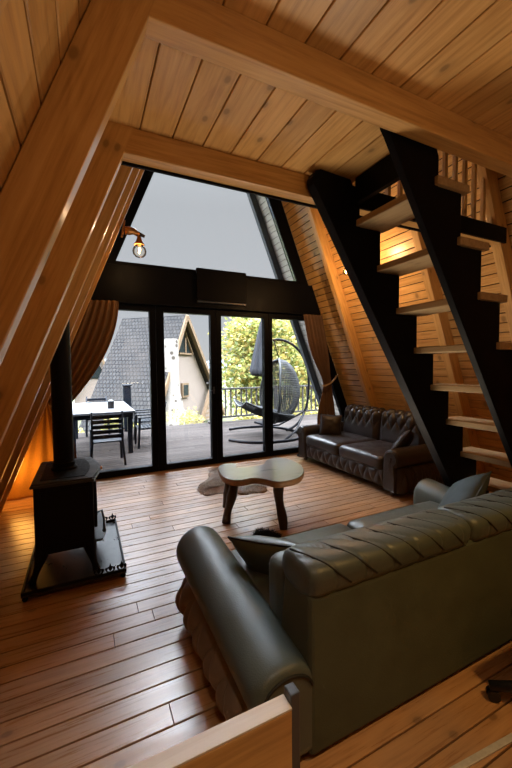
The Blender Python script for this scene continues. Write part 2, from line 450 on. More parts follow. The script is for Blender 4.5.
names = ['behind the viewer', 'beside the viewer', 'nearest', 'second', 'third', 'fourth', 'fifth']
for side in 'lr':
    for i, y in enumerate(YR):
        if side == 'l' and i < 1: pass
        L = 7.4 if y > 1.9 or y < 0 else 7.4
        ln = (APZ - .3) * math.sqrt(1 + 1 / SL ** 2)
        o = obj('rafter_beam', MB().box(0, .155 * .9285 - .002, 0, .08, 0, ln), M['pine_z'], bevel=.004)
        ang = math.atan(1 / SL)
        if side == 'l':
            # local x from inner face towards the wall
            o.matrix_world = Matrix.Translation((LIN, y, 0)) @ Matrix.Rotation(ang, 4, 'Y') @ Matrix.Scale(1, 4)
            for v in o.data.vertices: v.co.x = -v.co.x
            o.data.flip_normals()
        else:
            o.matrix_world = Matrix.Translation((RIN, y, 0)) @ Matrix.Rotation(-ang, 4, 'Y')
        sd = 'left' if side == 'l' else 'right'
        lab = {'l': ['pine rafter on the left wall at the back of the room', 'pine rafter on the left wall level with the viewer',
                     'broad pine rafter on the left, nearest in view, meeting the thick ceiling beam', 'pine rafter on the left joining the loft-edge beam',
                     'third pine rafter on the left, just in front of the stove pipe', 'fourth pine rafter on the left, between stove pipe and lamp rafter',
                     'last pine rafter on the left carrying the wall lamp beside the curtain'],
               'r': ['pine rafter on the right wall at the back of the room', 'pine rafter on the right wall level with the viewer',
                     'pine rafter on the right behind the near end of the stairs', 'pine rafter on the right in shade behind the stair treads',
                     'pine rafter on the right seen between the two stair stringers', 'pine rafter on the right above the dark sofa, beside the lit bulb',
                     'last pine rafter on the right, next to the curtain']}[side][i]
        tag(o, lab, 'rafter', 'rafters along the %s wall' % sd, 'structure')

# ------------------------------------------------------------------ glass wall
def glx(z, side): return (LW + .02 + z / SL) if side == 'l' else (RW - .02 - z / SL)
F0, F1 = YG - .045, YG + .045
def pane(name, poly, lab_parent, off=0):
    return obj(name, MB().prism(poly, 'y', YG - .006 + off, YG + .006 + off), M['glass'], lab_parent)
def frame_poly(outer, inner):
    """ring-shaped frame between two polygons of equal count (x,z)"""
    n = len(outer); mb = MB()
    vs = []
    for yy in (F0, F1):
        vs += [(p[0], yy, p[1]) for p in outer] + [(p[0], yy, p[1]) for p in inner]
    fs = []
    for i in range(n):
        j = (i + 1) % n
        a, b, c, d = i, j, n + j, n + i
        fs.append((a, b, c, d)); fs.append((2 * n + a, 2 * n + d, 2 * n + c, 2 * n + b))
        fs.append((a, 2 * n + a, 2 * n + b, b)); fs.append((d, c, 2 * n + c, 2 * n + d))
    return mb.add(vs, fs)
ZT = 2.245
def glazed(name, outer, inner, label, cat):
    e = thing(name, (sum(p[0] for p in outer) / len(outer), YG, 0), label, cat, kind='structure')
    obj('frame', frame_poly(outer, inner), M['black_frame'], e, bevel=.004)
    pane('pane', inner, e); return e
d1 = glazed('door_1', [(.88, .0), (1.725, 0), (1.725, ZT), (.88, ZT)], [(.985, .085), (1.645, .085), (1.645, 2.165), (.985, 2.165)], 'left leaf of the black-framed glass door', 'door')
d2 = glazed('door_2', [(1.73, 0), (2.58, 0), (2.58, ZT), (1.73, ZT)], [(1.81, .085), (2.51, .085), (2.51, 2.165), (1.81, 2.165)], 'right leaf of the black-framed glass door', 'door')
hm = MB().box(1.668, 1.692, YG - .062, YG - .045, 1.03, 1.13).tube([(1.68, YG - .06, 1.08), (1.68, YG - .09, 1.08), (1.62, YG - .09, 1.08)], .008)
obj('handle', hm, M['steel_post'], d1, smooth=40)
w1o = [(glx(0, 'l'), 0), (.875, 0), (.875, ZT), (glx(ZT, 'l'), ZT)]
w1i = [(glx(.085, 'l') + .16, .085), (.795, .085), (.795, 2.165), (glx(2.165, 'l') + .16, 2.165)]
glazed('window_1', w1o, w1i, 'fixed black-framed pane left of the glass door, behind the curtain', 'window')
w2o = [(2.585, 0), (glx(0, 'r'), 0), (glx(ZT, 'r'), ZT), (2.585, ZT)]
w2i = [(2.655, .085), (glx(.085, 'r') - .16, .085), (glx(2.165, 'r') - .16, 2.165), (2.655, 2.165)]
glazed('window_2', w2o, w2i, 'fixed black-framed pane right of the glass door, beside the sofa', 'window')
ZU = 2.72
w3o = [(glx(ZU, 'l'), ZU), (glx(ZU, 'r'), ZU), (glx(APZ - .15, 'r'), APZ - .15), (glx(APZ - .15, 'l'), APZ - .15)]
w3i = [(glx(ZU + .06, 'l') + .2, ZU + .06), (glx(ZU + .06, 'r') - .2, ZU + .06), (1.80, 5.95), (1.71, 5.95)]
glazed('window_3', w3o, w3i, 'tall tapering black-framed window above the glass doors', 'window')
struct('trim_1', MB().box(glx(ZT, 'l') - .0, glx(ZT, 'r') + .0, F0 - .06, F1, ZT + .001, ZU - .001), M['black_frame'], 'deep black lintel between the glass doors and the window above', 'trim', bevel=.006)
e = thing('blind_box', (1.79, YG - .12, 2.36), 'black box mounted on the middle of the black lintel', 'box')
obj('housing', MB().box(1.42, 2.17, YG - .16, F0 - .061, 2.34, 2.785), M['black_steel'], e, bevel=.012)
obj('bottom_bar', MB().box(1.43, 2.16, YG - .155, F0 - .062, 2.315, 2.338), M['steel_post'], e, bevel=.004)

# ------------------------------------------------------------------ staircase
st = thing('staircase', (2.6, 1.53, 0), 'steep open staircase with black sawtooth steel stringers and wooden treads', 'staircase')
LEV = [.14 + .27 * k for k in range(9)]
NX = [3.05 - .178 * k for k in range(9)]
def stringer(y0, y1, top):
    pts = [(3.06, 0), (3.235, 0), (3.235, LEV[0])]
    for k in range(8):
        pts += [(NX[k], LEV[k]), (NX[k], LEV[k + 1])]
    pts += [(NX[8], LEV[8])] + top
    low = (3.05 - .145 * 0, 0)
    # lower straight edge
    pts += [(1.292, 2.47), (2.865, 0)]
    out = []
    for q in pts:
        if not out or (abs(out[-1][0] - q[0]) + abs(out[-1][1] - q[1])) > 1e-5: out.append(q)
    out = [q for q in out if q != (3.06, 0)]
    return MB().prism(out, 'y', y0, y1)
topA = [(NX[8], 2.45), (1.55, 2.585), (1.32, 2.596), (1.285, 2.58), (1.262, 2.54), (1.268, 2.50)]
obj('stringer', stringer(1.80, 1.872, topA), M['black_steel'], st, bevel=.004)
obj('stringer', stringer(1.235, 1.275, topA), M['black_steel'], st, bevel=.004)
for k in range(9):
    obj('tread', MB().box(NX[k] - .03, NX[k] + .215, 1.215, 1.874, LEV[k] + .0005, LEV[k] + .042), M['tread'], st, bevel=.004)
obj('trimmer', MB().box(1.585, 1.618, 1.276, 1.799, 2.44, 2.598), M['black_steel'], st)

lr = thing('loft_railing', (2.65, 1.93, ZC + .01), 'pale wooden loft balusters glimpsed up the stairwell', 'railing')
for i in range(14):
    x = 1.75 + i * .122
    obj('baluster', MB().box(x, x + .03, 1.92, 1.95, ZC + .0, 3.35), M['pine_z'], lr, bevel=.003)
obj('handrail', MB().box(1.7, 3.4, 1.905, 1.965, 3.35, 3.40), M['pine_x'], lr, bevel=.004)

# ------------------------------------------------------------------ sofas
def rbox(hx, hy, hz, r, bulge=0, n=14, sag=0):
    """soft cushion: rounded box with bulging top and bottom"""
    mb = MB(); idx = {}
    def P(a, b, c):
        p = Vector((a * hx, b * hy, c * hz))
        q = Vector((max(-hx + r, min(hx - r, p.x)), max(-hy + r, min(hy - r, p.y)), max(-hz + r, min(hz - r, p.z))))
        d = p - q
        if d.length > 1e-9: p = q + d.normalized() * r
        w = (1 - a * a) * (1 - b * b)
        p.z += (1 if c > 0 else -1) * bulge * w * min(1, abs(c))
        return p
    for ax in range(3):
        for sgn in (-1, 1):
            def fn(u, v):
                s = [0, 0, 0]; s[ax] = sgn; s[(ax + 1) % 3] = math.sin((2 * u - 1) * PI / 2) * .35 + (2 * u - 1) * .65; s[(ax + 2) % 3] = math.sin((2 * v - 1) * PI / 2) * .35 + (2 * v - 1) * .65
                return P(*s)
            mb.surf(fn, n, n)
    return mb
def weld(o, d=.0008):
    bm = bmesh.new(); bm.from_mesh(o.data); bmesh.ops.remove_doubles(bm, verts=bm.verts, dist=d)
    bmesh.ops.recalc_face_normals(bm, faces=bm.faces)
    bm.to_mesh(o.data); bm.free(); o.data.shade_smooth(); return o
def tuft(u, v, p=.4): return (abs(math.sin(PI * (u + v))) * abs(math.sin(PI * (u - v)))) ** p

def arm_profile(w, h):
    r = w * .5; pts = [(0.0, .045), (0.0, (h - r) * .5), (0, h - r)]
    for i in range(1, 21):
        a = PI - (PI * 1.30) * i / 20
        pts.append((r + r * math.cos(a), h - r + r * .96 * math.sin(a)))
    pts += [(w * .76, h - r * 1.72), (w * .74, h - r * 2.1), (w * .74, .15), (w * .72, .045)]
    return pts
def make_arm(root, sx, hw, w, h, y0, y1, mat, mat_t, cols, rows=1.0, drop=0.0, splay=0.0):
    """sx = -1 left, +1 right; profile extruded along y with softened ends"""
    pr = arm_profile(w, h); n = len(pr)
    cx = sum(p[0] for p in pr) / n; cz = sum(p[1] for p in pr) / n
    def ring(y, ins):
        out = []; kz = 1 - drop * (y1 - y) / (y1 - y0)
        for (a, z) in pr:
            d = Vector((a - cx, z - cz)); L = d.length; k = (L - ins) / L
            q = (cx + d.x * k, cz + d.y * k); out.append((sx * (hw + q[0] - splay * (y1 - y) / (y1 - y0)), y, q[1] * kz))
        return out
    ys = [(y0 + .000, .05), (y0 + .000, .028), (y0 + .006, .012), (y0 + .02, .003), (y0 + .04, 0)]
    k = 10
    ys += [(y0 + .04 + (y1 - y0 - .08) * i / k, 0) for i in range(1, k)]
    ys += [(y1 - .04, 0), (y1 - .02, .003), (y1 - .006, .012), (y1, .028), (y1, .05)]
    vs = []
    for y, i in ys: vs += ring(y, i)
    fs = []
    for i in range(len(ys) - 1):
        for j in range(n): fs.append((i * n + j, i * n + (j + 1) % n, (i + 1) * n + (j + 1) % n, (i + 1) * n + j))
    fs += [tuple(range(n)), tuple((len(ys) - 1) * n + j for j in range(n))]
    arm = obj('armrest', MB().add(vs, fs), mat, root, smooth=60, world=False)
    # tufted outer panel
    zt = h - w * .5 * 1.75
    def fn(u, v):
        y = y0 + .03 + (y1 - y0 - .06) * u; z = .04 + (zt - .04) * v
        edge = min(1, min(u, 1 - u) * 14) ** .5
        bl = math.sin(PI * min(1, max(0, v * .94 + .05))) ** .6
        o = w * .74 + edge * (w * .27 * bl + .034 * tuft(u * cols, v * rows * .5, .5) * (.3 + .7 * bl)) - (1 - edge) * .03
        return (sx * (hw + o - splay * (y1 - y) / (y1 - y0)), y, z * (1 - drop * (y1 - y) / (y1 - y0)))
    obj('tufted_side', MB().surf(fn, 150, 44), mat_t, arm, smooth=180, world=False)
    # piping on both end faces, fan pleats
    for yy, s in ((y0, -1), (y1, 1)):
        path = []
        for (a, z) in pr[3:]:
            d = Vector((a - cx, z - cz)); kk = (d.length - .038) / d.length
            path.append((sx * (hw - splay * (s < 0) + cx + d.x * kk), yy + s * .002, (cz + d.y * kk) * (1 - drop * (s < 0))))
        pb = MB().tube(path, .006, 6)
        cc = (sx * (hw - splay * (s < 0) + w * .5), yy + s * .001, (h - w * .5) * (1 - drop * (s < 0)))
        pb.ball(cc, (.016, .008, .016))
        for a in (200, 235, 270, 305):
            a = math.radians(a)
            pb.tube([cc, (cc[0] + sx * -math.cos(a) * .05, cc[1], cc[2] + math.sin(a) * .10), (cc[0] + sx * -math.cos(a) * .06, cc[1], cc[2] + math.sin(a) * .17)], .0035, 5)
        obj('piping', pb, M['seam'] if mat is M['green'] else mat_t, arm, smooth=180, world=False)
    return arm
def foot(root, x, y, h, mat):
    obj('foot', MB().lathe([(.022, 0), (.03, .01), (.02, h * .5), (.034, h)], (x, y, 0), 14), mat, root, smooth=50, world=False)

# green sofa seen from behind: local x to the right, front towards +y
GH = .86
gs = thing('sofa', (1.53, 1.495, 0), 'green leather sofa with its back to the viewer, tufted side and rolled head cushions', 'sofa')
obj('base', MB().box(-GH, GH, -.40, .27, .05, .204), M['green'], gs, bevel=.02, seg=3, world=False)
def apron(hw, y, z0, z1, cols, amp=.03):
    def fn(u, v):
        e = min(1, min(u, 1 - u) * 30) ** .5
        return (-hw + 2 * hw * u, y + e * (.02 * math.sin(PI * v) ** .5 + amp * tuft(u * cols, v * .5, .5) * math.sin(PI * min(1, v * .9 + .05)) ** .5), z0 + (z1 - z0) * v)
    return MB().surf(fn, 160, 18)
obj('tufted_apron', apron(GH, .27, .045, .205, 10), M['green_tuft'], gs, smooth=180, world=False)
for sx in (-1, 1):
    make_arm(gs, sx, GH - .034, .268, .49, -.505, .50, M['green'], M['green_tuft'], 6, drop=.21, splay=.02)
    for y in (-.36, .40): foot(gs, sx * (GH + .08), y, .05, M['plastic_black'])
for i in (0, 1):
    c = weld(obj('seat_cushion', rbox(GH / 2 - .006, .29, .085, .05, .02).xf(Matrix.Translation(((i - .5) * GH, .065, .292))), M['green'], gs, world=False))
# back frame
br = obj('backrest', MB().prism([(-.508, .02), (-.508, .60), (-.48, .625), (-.33, .625), (-.27, .2), (-.27, .05), (-.32, .02)], 'x', -GH + .005, GH - .005), M['sofa_back'], gs, bevel=.022, seg=3, world=False)
def headroll(x0, x1, cy, cz, ry, rz, lean=.0, dirn=1, pleats=True):
    nx, nt = 150, 56
    L = x1 - x0; e = 3.0
    def fn(u, v):
        uu = u; x = x0 + L * uu
        a = 2 * PI * v
        ca, sa = math.cos(a), math.sin(a)
        k = 1.0 / (abs(ca) ** e + abs(sa) ** e) ** (1 / e)
        endd = min(uu, 1 - uu) * L
        s = 1.0
        if endd < .05: s = math.sqrt(max(0.0, 1 - ((.05 - endd) / .05) ** 2)) * .30 + .70
        if endd < 1e-6: s = .55
        dy, dz = ry * k * ca * s, rz * k * sa * s
        d = 0
        if pleats and s > .6:
            # pleats fan diagonally over the roll
            t = (dy / ry)           # -1 back .. 1 front
            ph = (x - x0) * 7.2 * dirn + t * .62 + .22 * math.sin(t * 2.2)
            g = abs((ph % 1.0) - .5) * 2       # 1 at crease
            c = max(0, (g - .82) / .18)
            top = max(0, sa) + .35 * max(0, -ca)
            d = -.007 * c * c * min(1, top * 1.3) + .003 * (1 - g * g) * min(1, top)
        kk = 1 + d / max(.03, math.hypot(dy, dz))
        return (x, cy + dy * kk + lean * dz, cz + dz * kk)
    mb = MB().surf(fn, nx, nt, cv=True)
    w = nt
    mb.f.append(tuple(range(w))); mb.f.append(tuple(nx * w + j for j in range(w)))
    return mb
def roll_seams(x0, x1, cy, cz, ry, rz, lean):
    mb = MB(); e = 3.0; k = 0
    x = x0 + .015
    while x < x1 - .06:
        P = []
        for i in range(17):
            t = i / 16; a = math.radians(62 + 135 * t)
            ca, sa = math.cos(a), math.sin(a); q = 1.0 / (abs(ca) ** e + abs(sa) ** e) ** (1 / e)
            xx = x + .16 * t ** 1.3
            dy, dz = ry * q * ca, rz * q * sa
            if xx < x1 - .05: P.append((xx, cy + dy + lean * dz, cz + dz))
        if len(P) > 4: mb.tube(P, .0042, 6)
        x += .125
    return mb
for x0, x1 in ((-GH, .012), (.016, GH)):
    hcu = obj('head_cushion', headroll(x0, x1, -.412, .645, .112, .068, -.1), M['green'], br, smooth=70, world=False)
    obj('seam_piping', roll_seams(x0, x1, -.412, .645, .112, .068, -.1), M['seam'], hcu, smooth=180, world=False)
for i in (0, 1):
    weld(obj('back_cushion', rbox(GH / 2 - .01, .07, .14, .05, 0).xf(Matrix.Translation(((i - .5) * GH, -.23, .47))), M['green'], gs, world=False))

# throw pillows
def pillow(w, h, t):
    def sh(u, v, s):
        a, b = 2 * u - 1, 2 * v - 1
        k = (max(0, 1 - abs(a) ** 2.6) * max(0, 1 - abs(b) ** 2.6)) ** .55
        px = a * w / 2 * (1 - .07 * (1 - b * b) * abs(a)); py = b * h / 2 * (1 - .07 * (1 - a * a) * abs(b))
        return (px, py, s * t / 2 * k + .006 * noise.noise((a * 3, b * 3, s * 2)) * k)
    mb = MB().surf(lambda u, v: sh(u, v, 1), 24, 24); mb.surf(lambda u, v: sh(u, v, -1), 24, 24)
    return mb
def facing(n, roll=0):
    """rotation whose local z looks along n, local y as upright as it can be, then rolled about n"""
    n = Vector(n).normalized(); x = Vector((0, 0, 1)).cross(n).normalized(); y = n.cross(x)
    return (Matrix((x, y, n)).transposed() @ Matrix.Rotation(math.radians(roll), 3, 'Z')).to_euler()
def pillow_obj(mat, w, h, t, loc, rot, label, piping=None):
    root = weld(obj('throw_pillow', pillow(w, h, t), mat)); root.location = loc; root.rotation_euler = rot
    tag(root, label, 'pillow')
    pth = []
    for k in range(64):
        q = k / 16.0; sd = int(q); f = (q - sd) * 2 - 1
        a, b = [(f, -1), (1, f), (-f, 1), (-1, -f)][sd]
        pth.append((a * w / 2 * (1 - .07 * (1 - b * b) * abs(a)), b * h / 2 * (1 - .07 * (1 - a * a) * abs(b)), 0))
    obj('piping', MB().tube(pth, .005, 6, closed=True), piping or mat, root, smooth=180, world=False)
    return root
pillow_obj(M['green'], .42, .42, .17, (.87, 1.54, .40), facing((.62, .50, .62), -9), 'dark green leather throw pillow leaning in the left corner of the green sofa', M['seam'])
pillow_obj(M['pillow_g'], .37, .37, .15, (2.18, 1.46, .53), facing((-.55, .6, .6), 38), 'blue-grey velvet throw pillow standing on its corner at the right end of the green sofa')

# dark sofa along the right wall: local front +y turned to -X
DH = .76
ds = thing('sofa', (3.40, 3.62, 0), 'dark brown tufted leather sofa along the right wall below the rafters', 'sofa', rz=PI / 2)
obj('base', MB().box(-DH, DH, -.40, .44, .075, .24), M['brown'], ds, bevel=.015, world=False)
obj('tufted_apron', apron(DH, .445, .07, .25, 9, .034), M['brown_tuft'], ds, smooth=180, world=False)
for sx in (-1, 1):
    make_arm(ds, sx, DH + .005, .225, .52, -.40, .49, M['brown'], M['brown_tuft'], 6)
    for y in (-.34, .42): foot(ds, sx * (DH + .08), y, .075, M['bark'])
for i in (0, 1):
    weld(obj('seat_cushion', rbox(DH / 2 - .006, .37, .08, .05, .02).xf(Matrix.Translation(((i - .5) * DH, .125, .32))), M['brown'], ds, world=False))
obj('backrest', MB().prism([(-.47, .06), (-.47, .70), (-.43, .74), (-.36, .74), (-.28, .3), (-.28, .06)], 'x', -DH, DH), M['brown'], ds, bevel=.02, seg=3, world=False)
def back_tufted(x0, x1):
    # front face leaning back with a full tufted top roll
    pr = [(-.20, .38), (-.195, .44), (-.205, .52), (-.215, .60), (-.22, .66), (-.225, .72), (-.245, .765), (-.285, .795), (-.335, .80), (-.385, .785), (-.42, .75), (-.435, .70), (-.44, .64)]
    def cr(t):
        t = max(0, min(len(pr) - 1.0001, t * (len(pr) - 1))); i = int(t); f = t - i
        a, b = pr[i], pr[i + 1]; return a[0] + (b[0] - a[0]) * f, a[1] + (b[1] - a[1]) * f
    L = x1 - x0; N = 5
    def fn(u, v):
        y, z = cr(v); y2, z2 = cr(min(1, v + .01)); y1, z1 = cr(max(0, v - .01))
        n = Vector((z2 - z1, -(y2 - y1))); n.normalize(); n = Vector((n.x, n.y))
        e = min(1, min(u, 1 - u) * 9) ** .5
        tv = max(0, min(1, (v - .18) / .1)) * max(0, min(1, (1 - v) / .15))
        d = .034 * tuft(u * N, v * 2.6, .45) * tv + (1 - tv) * .02
        d = d * e - (1 - e) * .05
        return (x0 + L * u, y + n.x * d, z + n.y * d)
    mb = MB().surf(fn, 110, 90)
    # buttons at the crossings
    for i in range(2 * N + 1):
        for j in range(1, 14):
            if (i + j) % 2: continue
            v = j / 2 / 2.6; u = i / 2 / N
            if .26 < v < .86 and .04 < u < .96:
                q = fn(u, v); mb.ball((q[0], q[1] + .004, q[2] + .002), .0085, 8, 5)
    return mb
for i in (0, 1):
    obj('back_cushion', back_tufted(-DH + i * DH + .004, i * DH - .004), M['brown'], ds, smooth=180, world=False)
pillow_obj(M['brown'], .32, .32, .12, (3.24, 4.19, .545), (math.radians(70), math.radians(4), math.radians(-35)), 'small brown leather pillow at the window end of the dark sofa', M['seam'])
pillow_obj(M['brown'], .36, .36, .14, (3.33, 2.96, .50), facing((-.35, .75, .55), 18), 'brown leather pillow leaning on the near arm of the dark sofa', M['seam'])

# ------------------------------------------------------------------ coffee table
TO = [(1.149, 3.283), (1.237, 3.394), (1.35, 3.373), (1.357, 3.281), (1.322, 3.228), (1.318, 3.177), (1.441, 3.147), (1.607, 3.150), (1.713, 3.319), (1.873, 3.388), (1.957, 3.189), (1.926, 2.932), (1.831, 2.753), (1.691, 2.623), (1.529, 2.598), (1.449, 2.625), (1.395, 2.746), (1.328, 2.829), (1.22, 2.806), (1.133, 2.836), (1.082, 2.975)]
def smooth_poly(P, it=2):
    for _ in range(it):
        Q = []
        for i in range(len(P)):
            a, b = P[i], P[(i + 1) % len(P)]
            Q += [(a[0] * .75 + b[0] * .25, a[1] * .75 + b[1] * .25), (a[0] * .25 + b[0] * .75, a[1] * .25 + b[1] * .75)]
        P = Q
    return P
ct = thing('coffee_table', (1.5, 2.98, 0), 'live-edge wooden slab coffee table with a notch and log legs', 'table')
TP = smooth_poly(TO)
n = len(TP); cx = sum(p[0] for p in TP) / n; cy = sum(p[1] for p in TP) / n
vs = []; rings = [(.420, .010), (.417, .004), (.410, 0), (.385, .002), (.365, .012), (.358, .03)]
for z, ins in rings:
    for i, (x, y) in enumerate(TP):
        d = Vector((x - cx, y - cy)); k = (d.length - ins - (.006 * noise.noise((x * 18, y * 18, z * 20)) if 0.36 < z < .415 else 0)) / d.length
        vs.append((cx + d.x * k, cy + d.y * k, z))
fs = [(r * n + i, r * n + (i + 1) % n, (r + 1) * n + (i + 1) % n, (r + 1) * n + i) for r in range(1, len(rings) - 1) for i in range(n)]
fs.append(tuple((len(rings) - 1) * n + i for i in range(n)))
tp = obj('tabletop', MB().prism([(cx + (p[0] - cx) * .985, cy + (p[1] - cy) * .985) for p in TP], 'z', .409, .4205), M['slab'], ct, smooth=40)
obj('live_edge', MB().add(vs, fs), M['slab_edge'], tp, smooth=50)
for (bx, by, tx, ty) in ((1.12, 2.95, 1.19, 2.96), (1.505, 2.615, 1.52, 2.70), (1.76, 3.12, 1.72, 3.08), (1.25, 3.30, 1.25, 3.24)):
    pth = []; rr = []
    for k in range(9):
        f = k / 8; w = math.sin(f * 5 + bx * 9) * .008
        pth.append((bx + (tx - bx) * f + w, by + (ty - by) * f - w, .365 * f)); rr.append(.035 + .010 * f + .005 * math.sin(f * 9 + by * 7))
    obj('leg', MB().tube(pth, rr, 12), M['bark'], ct, smooth=180)

# hide rug
HD = [(1.116, 3.889), (1.208, 4.116), (1.377, 4.246), (1.446, 4.498), (1.604, 4.627), (1.693, 4.472), (1.682, 4.226), (1.718, 3.892), (1.805, 3.763), (1.867, 3.573), (1.752, 3.45), (1.667, 3.53), (1.549, 3.486), (1.448, 3.644), (1.287, 3.692), (1.14, 3.665)]
HP = smooth_poly(HD, 2); hx = sum(p[0] for p in HP) / len(HP); hy = sum(p[1] for p in HP) / len(HP)
hr = MB(); nr = 14; n = len(HP); vs = []; fs = []
def hz(x, y, f): return .002 + (.040 + .035 * noise.noise((x * 7, y * 7, 1)) + .012 * noise.noise((x * 22, y * 22, 3))) * (1 - f ** 5)
for r in range(nr + 1):
    f = r / nr
    for i, (x, y) in enumerate(HP):
        a = 1 + .05 * noise.noise((x * 14, y * 14, 0)) * f
        X, Y = hx + (x - hx) * f * a, hy + (y - hy) * f * a
        vs.append((X, Y, max(.0015, hz(X, Y, f))))
for r in range(nr):
    for i in range(n): fs.append((r * n + i, r * n + (i + 1) % n, (r + 1) * n + (i + 1) % n, (r + 1) * n + i))
fs.append(tuple(range((nr + 1) * n - 1, nr * n - 1, -1)))
hr.add(vs, fs)
rug = obj('hide_rug', hr, M['hide'], smooth=180)
tag(rug, 'tan fur hide rug lying on the planks behind the coffee table', 'rug')
fur = MB()
for _ in range(7000):
    i = R.randrange(n); f = math.sqrt(R.random()); j = (i + 1) % n; g = R.random()
    x = hx + (HP[i][0] * (1 - g) + HP[j][0] * g - hx) * f; y = hy + (HP[i][1] * (1 - g) + HP[j][1] * g - hy) * f
    z = hz(x, y, f) - .004; a = noise.noise((x * 3, y * 3, 5)) * 6 + R.uniform(-.5, .5); L = .03 + .035 * R.random()
    d = Vector((math.cos(a), math.sin(a), .5)); q = Vector((-math.sin(a), math.cos(a), 0)) * .004
    P0 = Vector((x, y, max(.001, z))); fur.add([P0 - q, P0 + q, P0 + d * L], [(0, 1, 2)])
o = obj('fur', fur, leafmat('fur_strands', (.16, .11, .07), (.34, .26, .19), (.52, .43, .34)), rug); o['kind'] = 'stuff'

# dark shaggy cloth on the floor
sg = MB(); RG = [(1.20, 2.60), (1.29, 2.70), (1.40, 2.62), (1.43, 2.48), (1.33, 2.40), (1.22, 2.45)]
RP = smooth_poly(RG, 2); rx = 1.31; ry = 2.545; n = len(RP); vs = []; fs = []
for r in range(9):
    f = r / 8
    for (x, y) in RP:
        X, Y = rx + (x - rx) * f, ry + (y - ry) * f
        vs.append((X, Y, .002 + (.016 + .02 * noise.noise((X * 20, Y * 20, 2))) * (1 - f ** 3)))
for r in range(8):
    for i in range(n): fs.append((r * n + i, r * n + (i + 1) % n, (r + 1) * n + (i + 1) % n, (r + 1) * n + i))
fs.append(tuple(range(9 * n - 1, 8 * n - 1, -1)))
sg.add(vs, fs)
for _ in range(900):
    f = math.sqrt(R.random()); i = R.randrange(n); x = rx + (RP[i][0] - rx) * f; y = ry + (RP[i][1] - ry) * f
    a = R.random() * 6.28; q = Vector((-math.sin(a), math.cos(a), 0)) * .003; P0 = Vector((x, y, .012 + .02 * (1 - f)))
    sg.add([P0 - q, P0 + q, P0 + Vector((math.cos(a), math.sin(a), .5)) * .03], [(0, 1, 2)])
tag(obj('shaggy_cloth', sg, M['rag'], smooth=180), 'dark crumpled shaggy cloth on the planks beside a coffee table leg', 'cloth')

# slippers under the window end of the dark sofa
for k, (x, y, a, lab) in enumerate(((3.04, 4.62, 1.9, 'dark slipper on the floor at the sofa foot, nearer the glass door'), (3.17, 4.66, 1.7, 'dark slipper on the floor, tucked closer under the sofa arm'))):
    t = thing('slipper', (x, y, 0), lab, 'slipper', 'slippers by the dark sofa', rz=a)
    obj('sole', MB().prism(smooth_poly([(-.10, -.03), (-.10, .03), (0, .032), (.07, .042), (.115, .02), (.115, -.02), (.07, -.04), (0, -.03)], 2), 'z', .0005, .014), M['plastic_black'], t, world=False)
    def fn(u, v):
        x = -.0 + .112 * u; w = .038 * math.sqrt(max(0, 1 - max(0, (u - .35) / .66) ** 2)) + .001
        a = PI * v; return (x, w * math.cos(a), .012 + .042 * (1 - .55 * u) * math.sin(a))
    obj('upper', MB().surf(fn, 12, 12), M['rag'], t, smooth=180, world=False, solid=.003)

# ------------------------------------------------------------------ stove on its tray
tr = thing('hearth_tray', (-.08, 2.92, 0), 'black iron floor tray with ornamental edge under the stove', 'tray')
X0, X1, Y0, Y1 = -.385, .215, 2.475, 3.36
obj('plate', MB().box(X0, X1, Y0, Y1, .03, .042), M['iron_tray'], tr, bevel=.003)
rim = MB().box(X0, X0 + .012, Y0, Y1, .042, .062).box(X1 - .012, X1, Y0, Y1, .042, .062).box(X0 + .012, X1 - .012, Y0, Y0 + .012, .042, .062).box(X0 + .012, X1 - .012, Y1 - .012, Y1, .042, .062)
obj('rim', rim, M['iron'], tr, bevel=.002)
for x in (X0 + .02, X1 - .02):
    for y in (Y0 + .02, Y1 - .02):
        obj('foot', MB().lathe([(.012, 0), (.018, .01), (.014, .031)], (x, y, 0), 12), M['iron'], tr, smooth=40)
for y in (Y0 + .006, Y1 - .006):
    for x in (.045, .115, .185):
        m = MB()
        m.tube([(x + .024 * math.cos(2 * PI * k / 16), y, .078 + .018 * math.sin(2 * PI * k / 16)) for k in range(16)], .0045, 6, closed=True)
        m.prism([(x - .012, .085), (x, .122), (x + .012, .085), (x, .066)], 'y', y - .005, y + .005)
        for s in (-1, 1): m.ball((x + s * .024, y, .084), (.008, .006, .012))
        obj('ornament', m, M['iron'], tr, smooth=40)
sv = thing('wood_stove', (-.14, 2.9, .042), 'black cast-iron wood stove with legs and flue pipe on an iron tray', 'stove')
BX0, BX1, BY0, BY1, BZ0, BZ1 = -.318, .030, 2.60, 3.20, .205, .655
body = obj('body', MB().box(BX0, BX1, BY0, BY1, BZ0, BZ1), M['iron'], sv, bevel=.012, seg=3)
for y, sg_ in ((BY0, -1), (BY1, 1)):
    pn = MB(); a, b = BX0 + .03, BX1 - .03
    for (x0, x1, z0, z1) in ((a, b, BZ1 - .05, BZ1 - .035), (a, b, BZ0 + .035, BZ0 + .05), (a, a + .012, BZ0 + .05, BZ1 - .05), (b - .012, b, BZ0 + .05, BZ1 - .05)):
        pn.box(x0, x1, min(y, y + sg_ * .006), max(y, y + sg_ * .006), z0, z1)
    obj('side_moulding', pn, M['iron'], body, bevel=.002)
def bowed(x0, x1, y0, y1, bow, k=14):
    P = [(x0, y0)]
    for i in range(k + 1):
        f = i / k; P.append((x1 + bow * math.sin(PI * f), y0 + (y1 - y0) * f))
    return P + [(x0, y1)]
tpz = obj('top_plate', MB().prism(bowed(BX0 - .015, BX1 + .005, BY0 - .018, BY1 + .018, .05), 'z', BZ1 - .004, BZ1 + .012).prism(bowed(BX0 - .006, BX1 - .004, BY0 - .008, BY1 + .008, .045), 'z', BZ1 + .011, BZ1 + .024), M['iron_tray'], sv, bevel=.004)
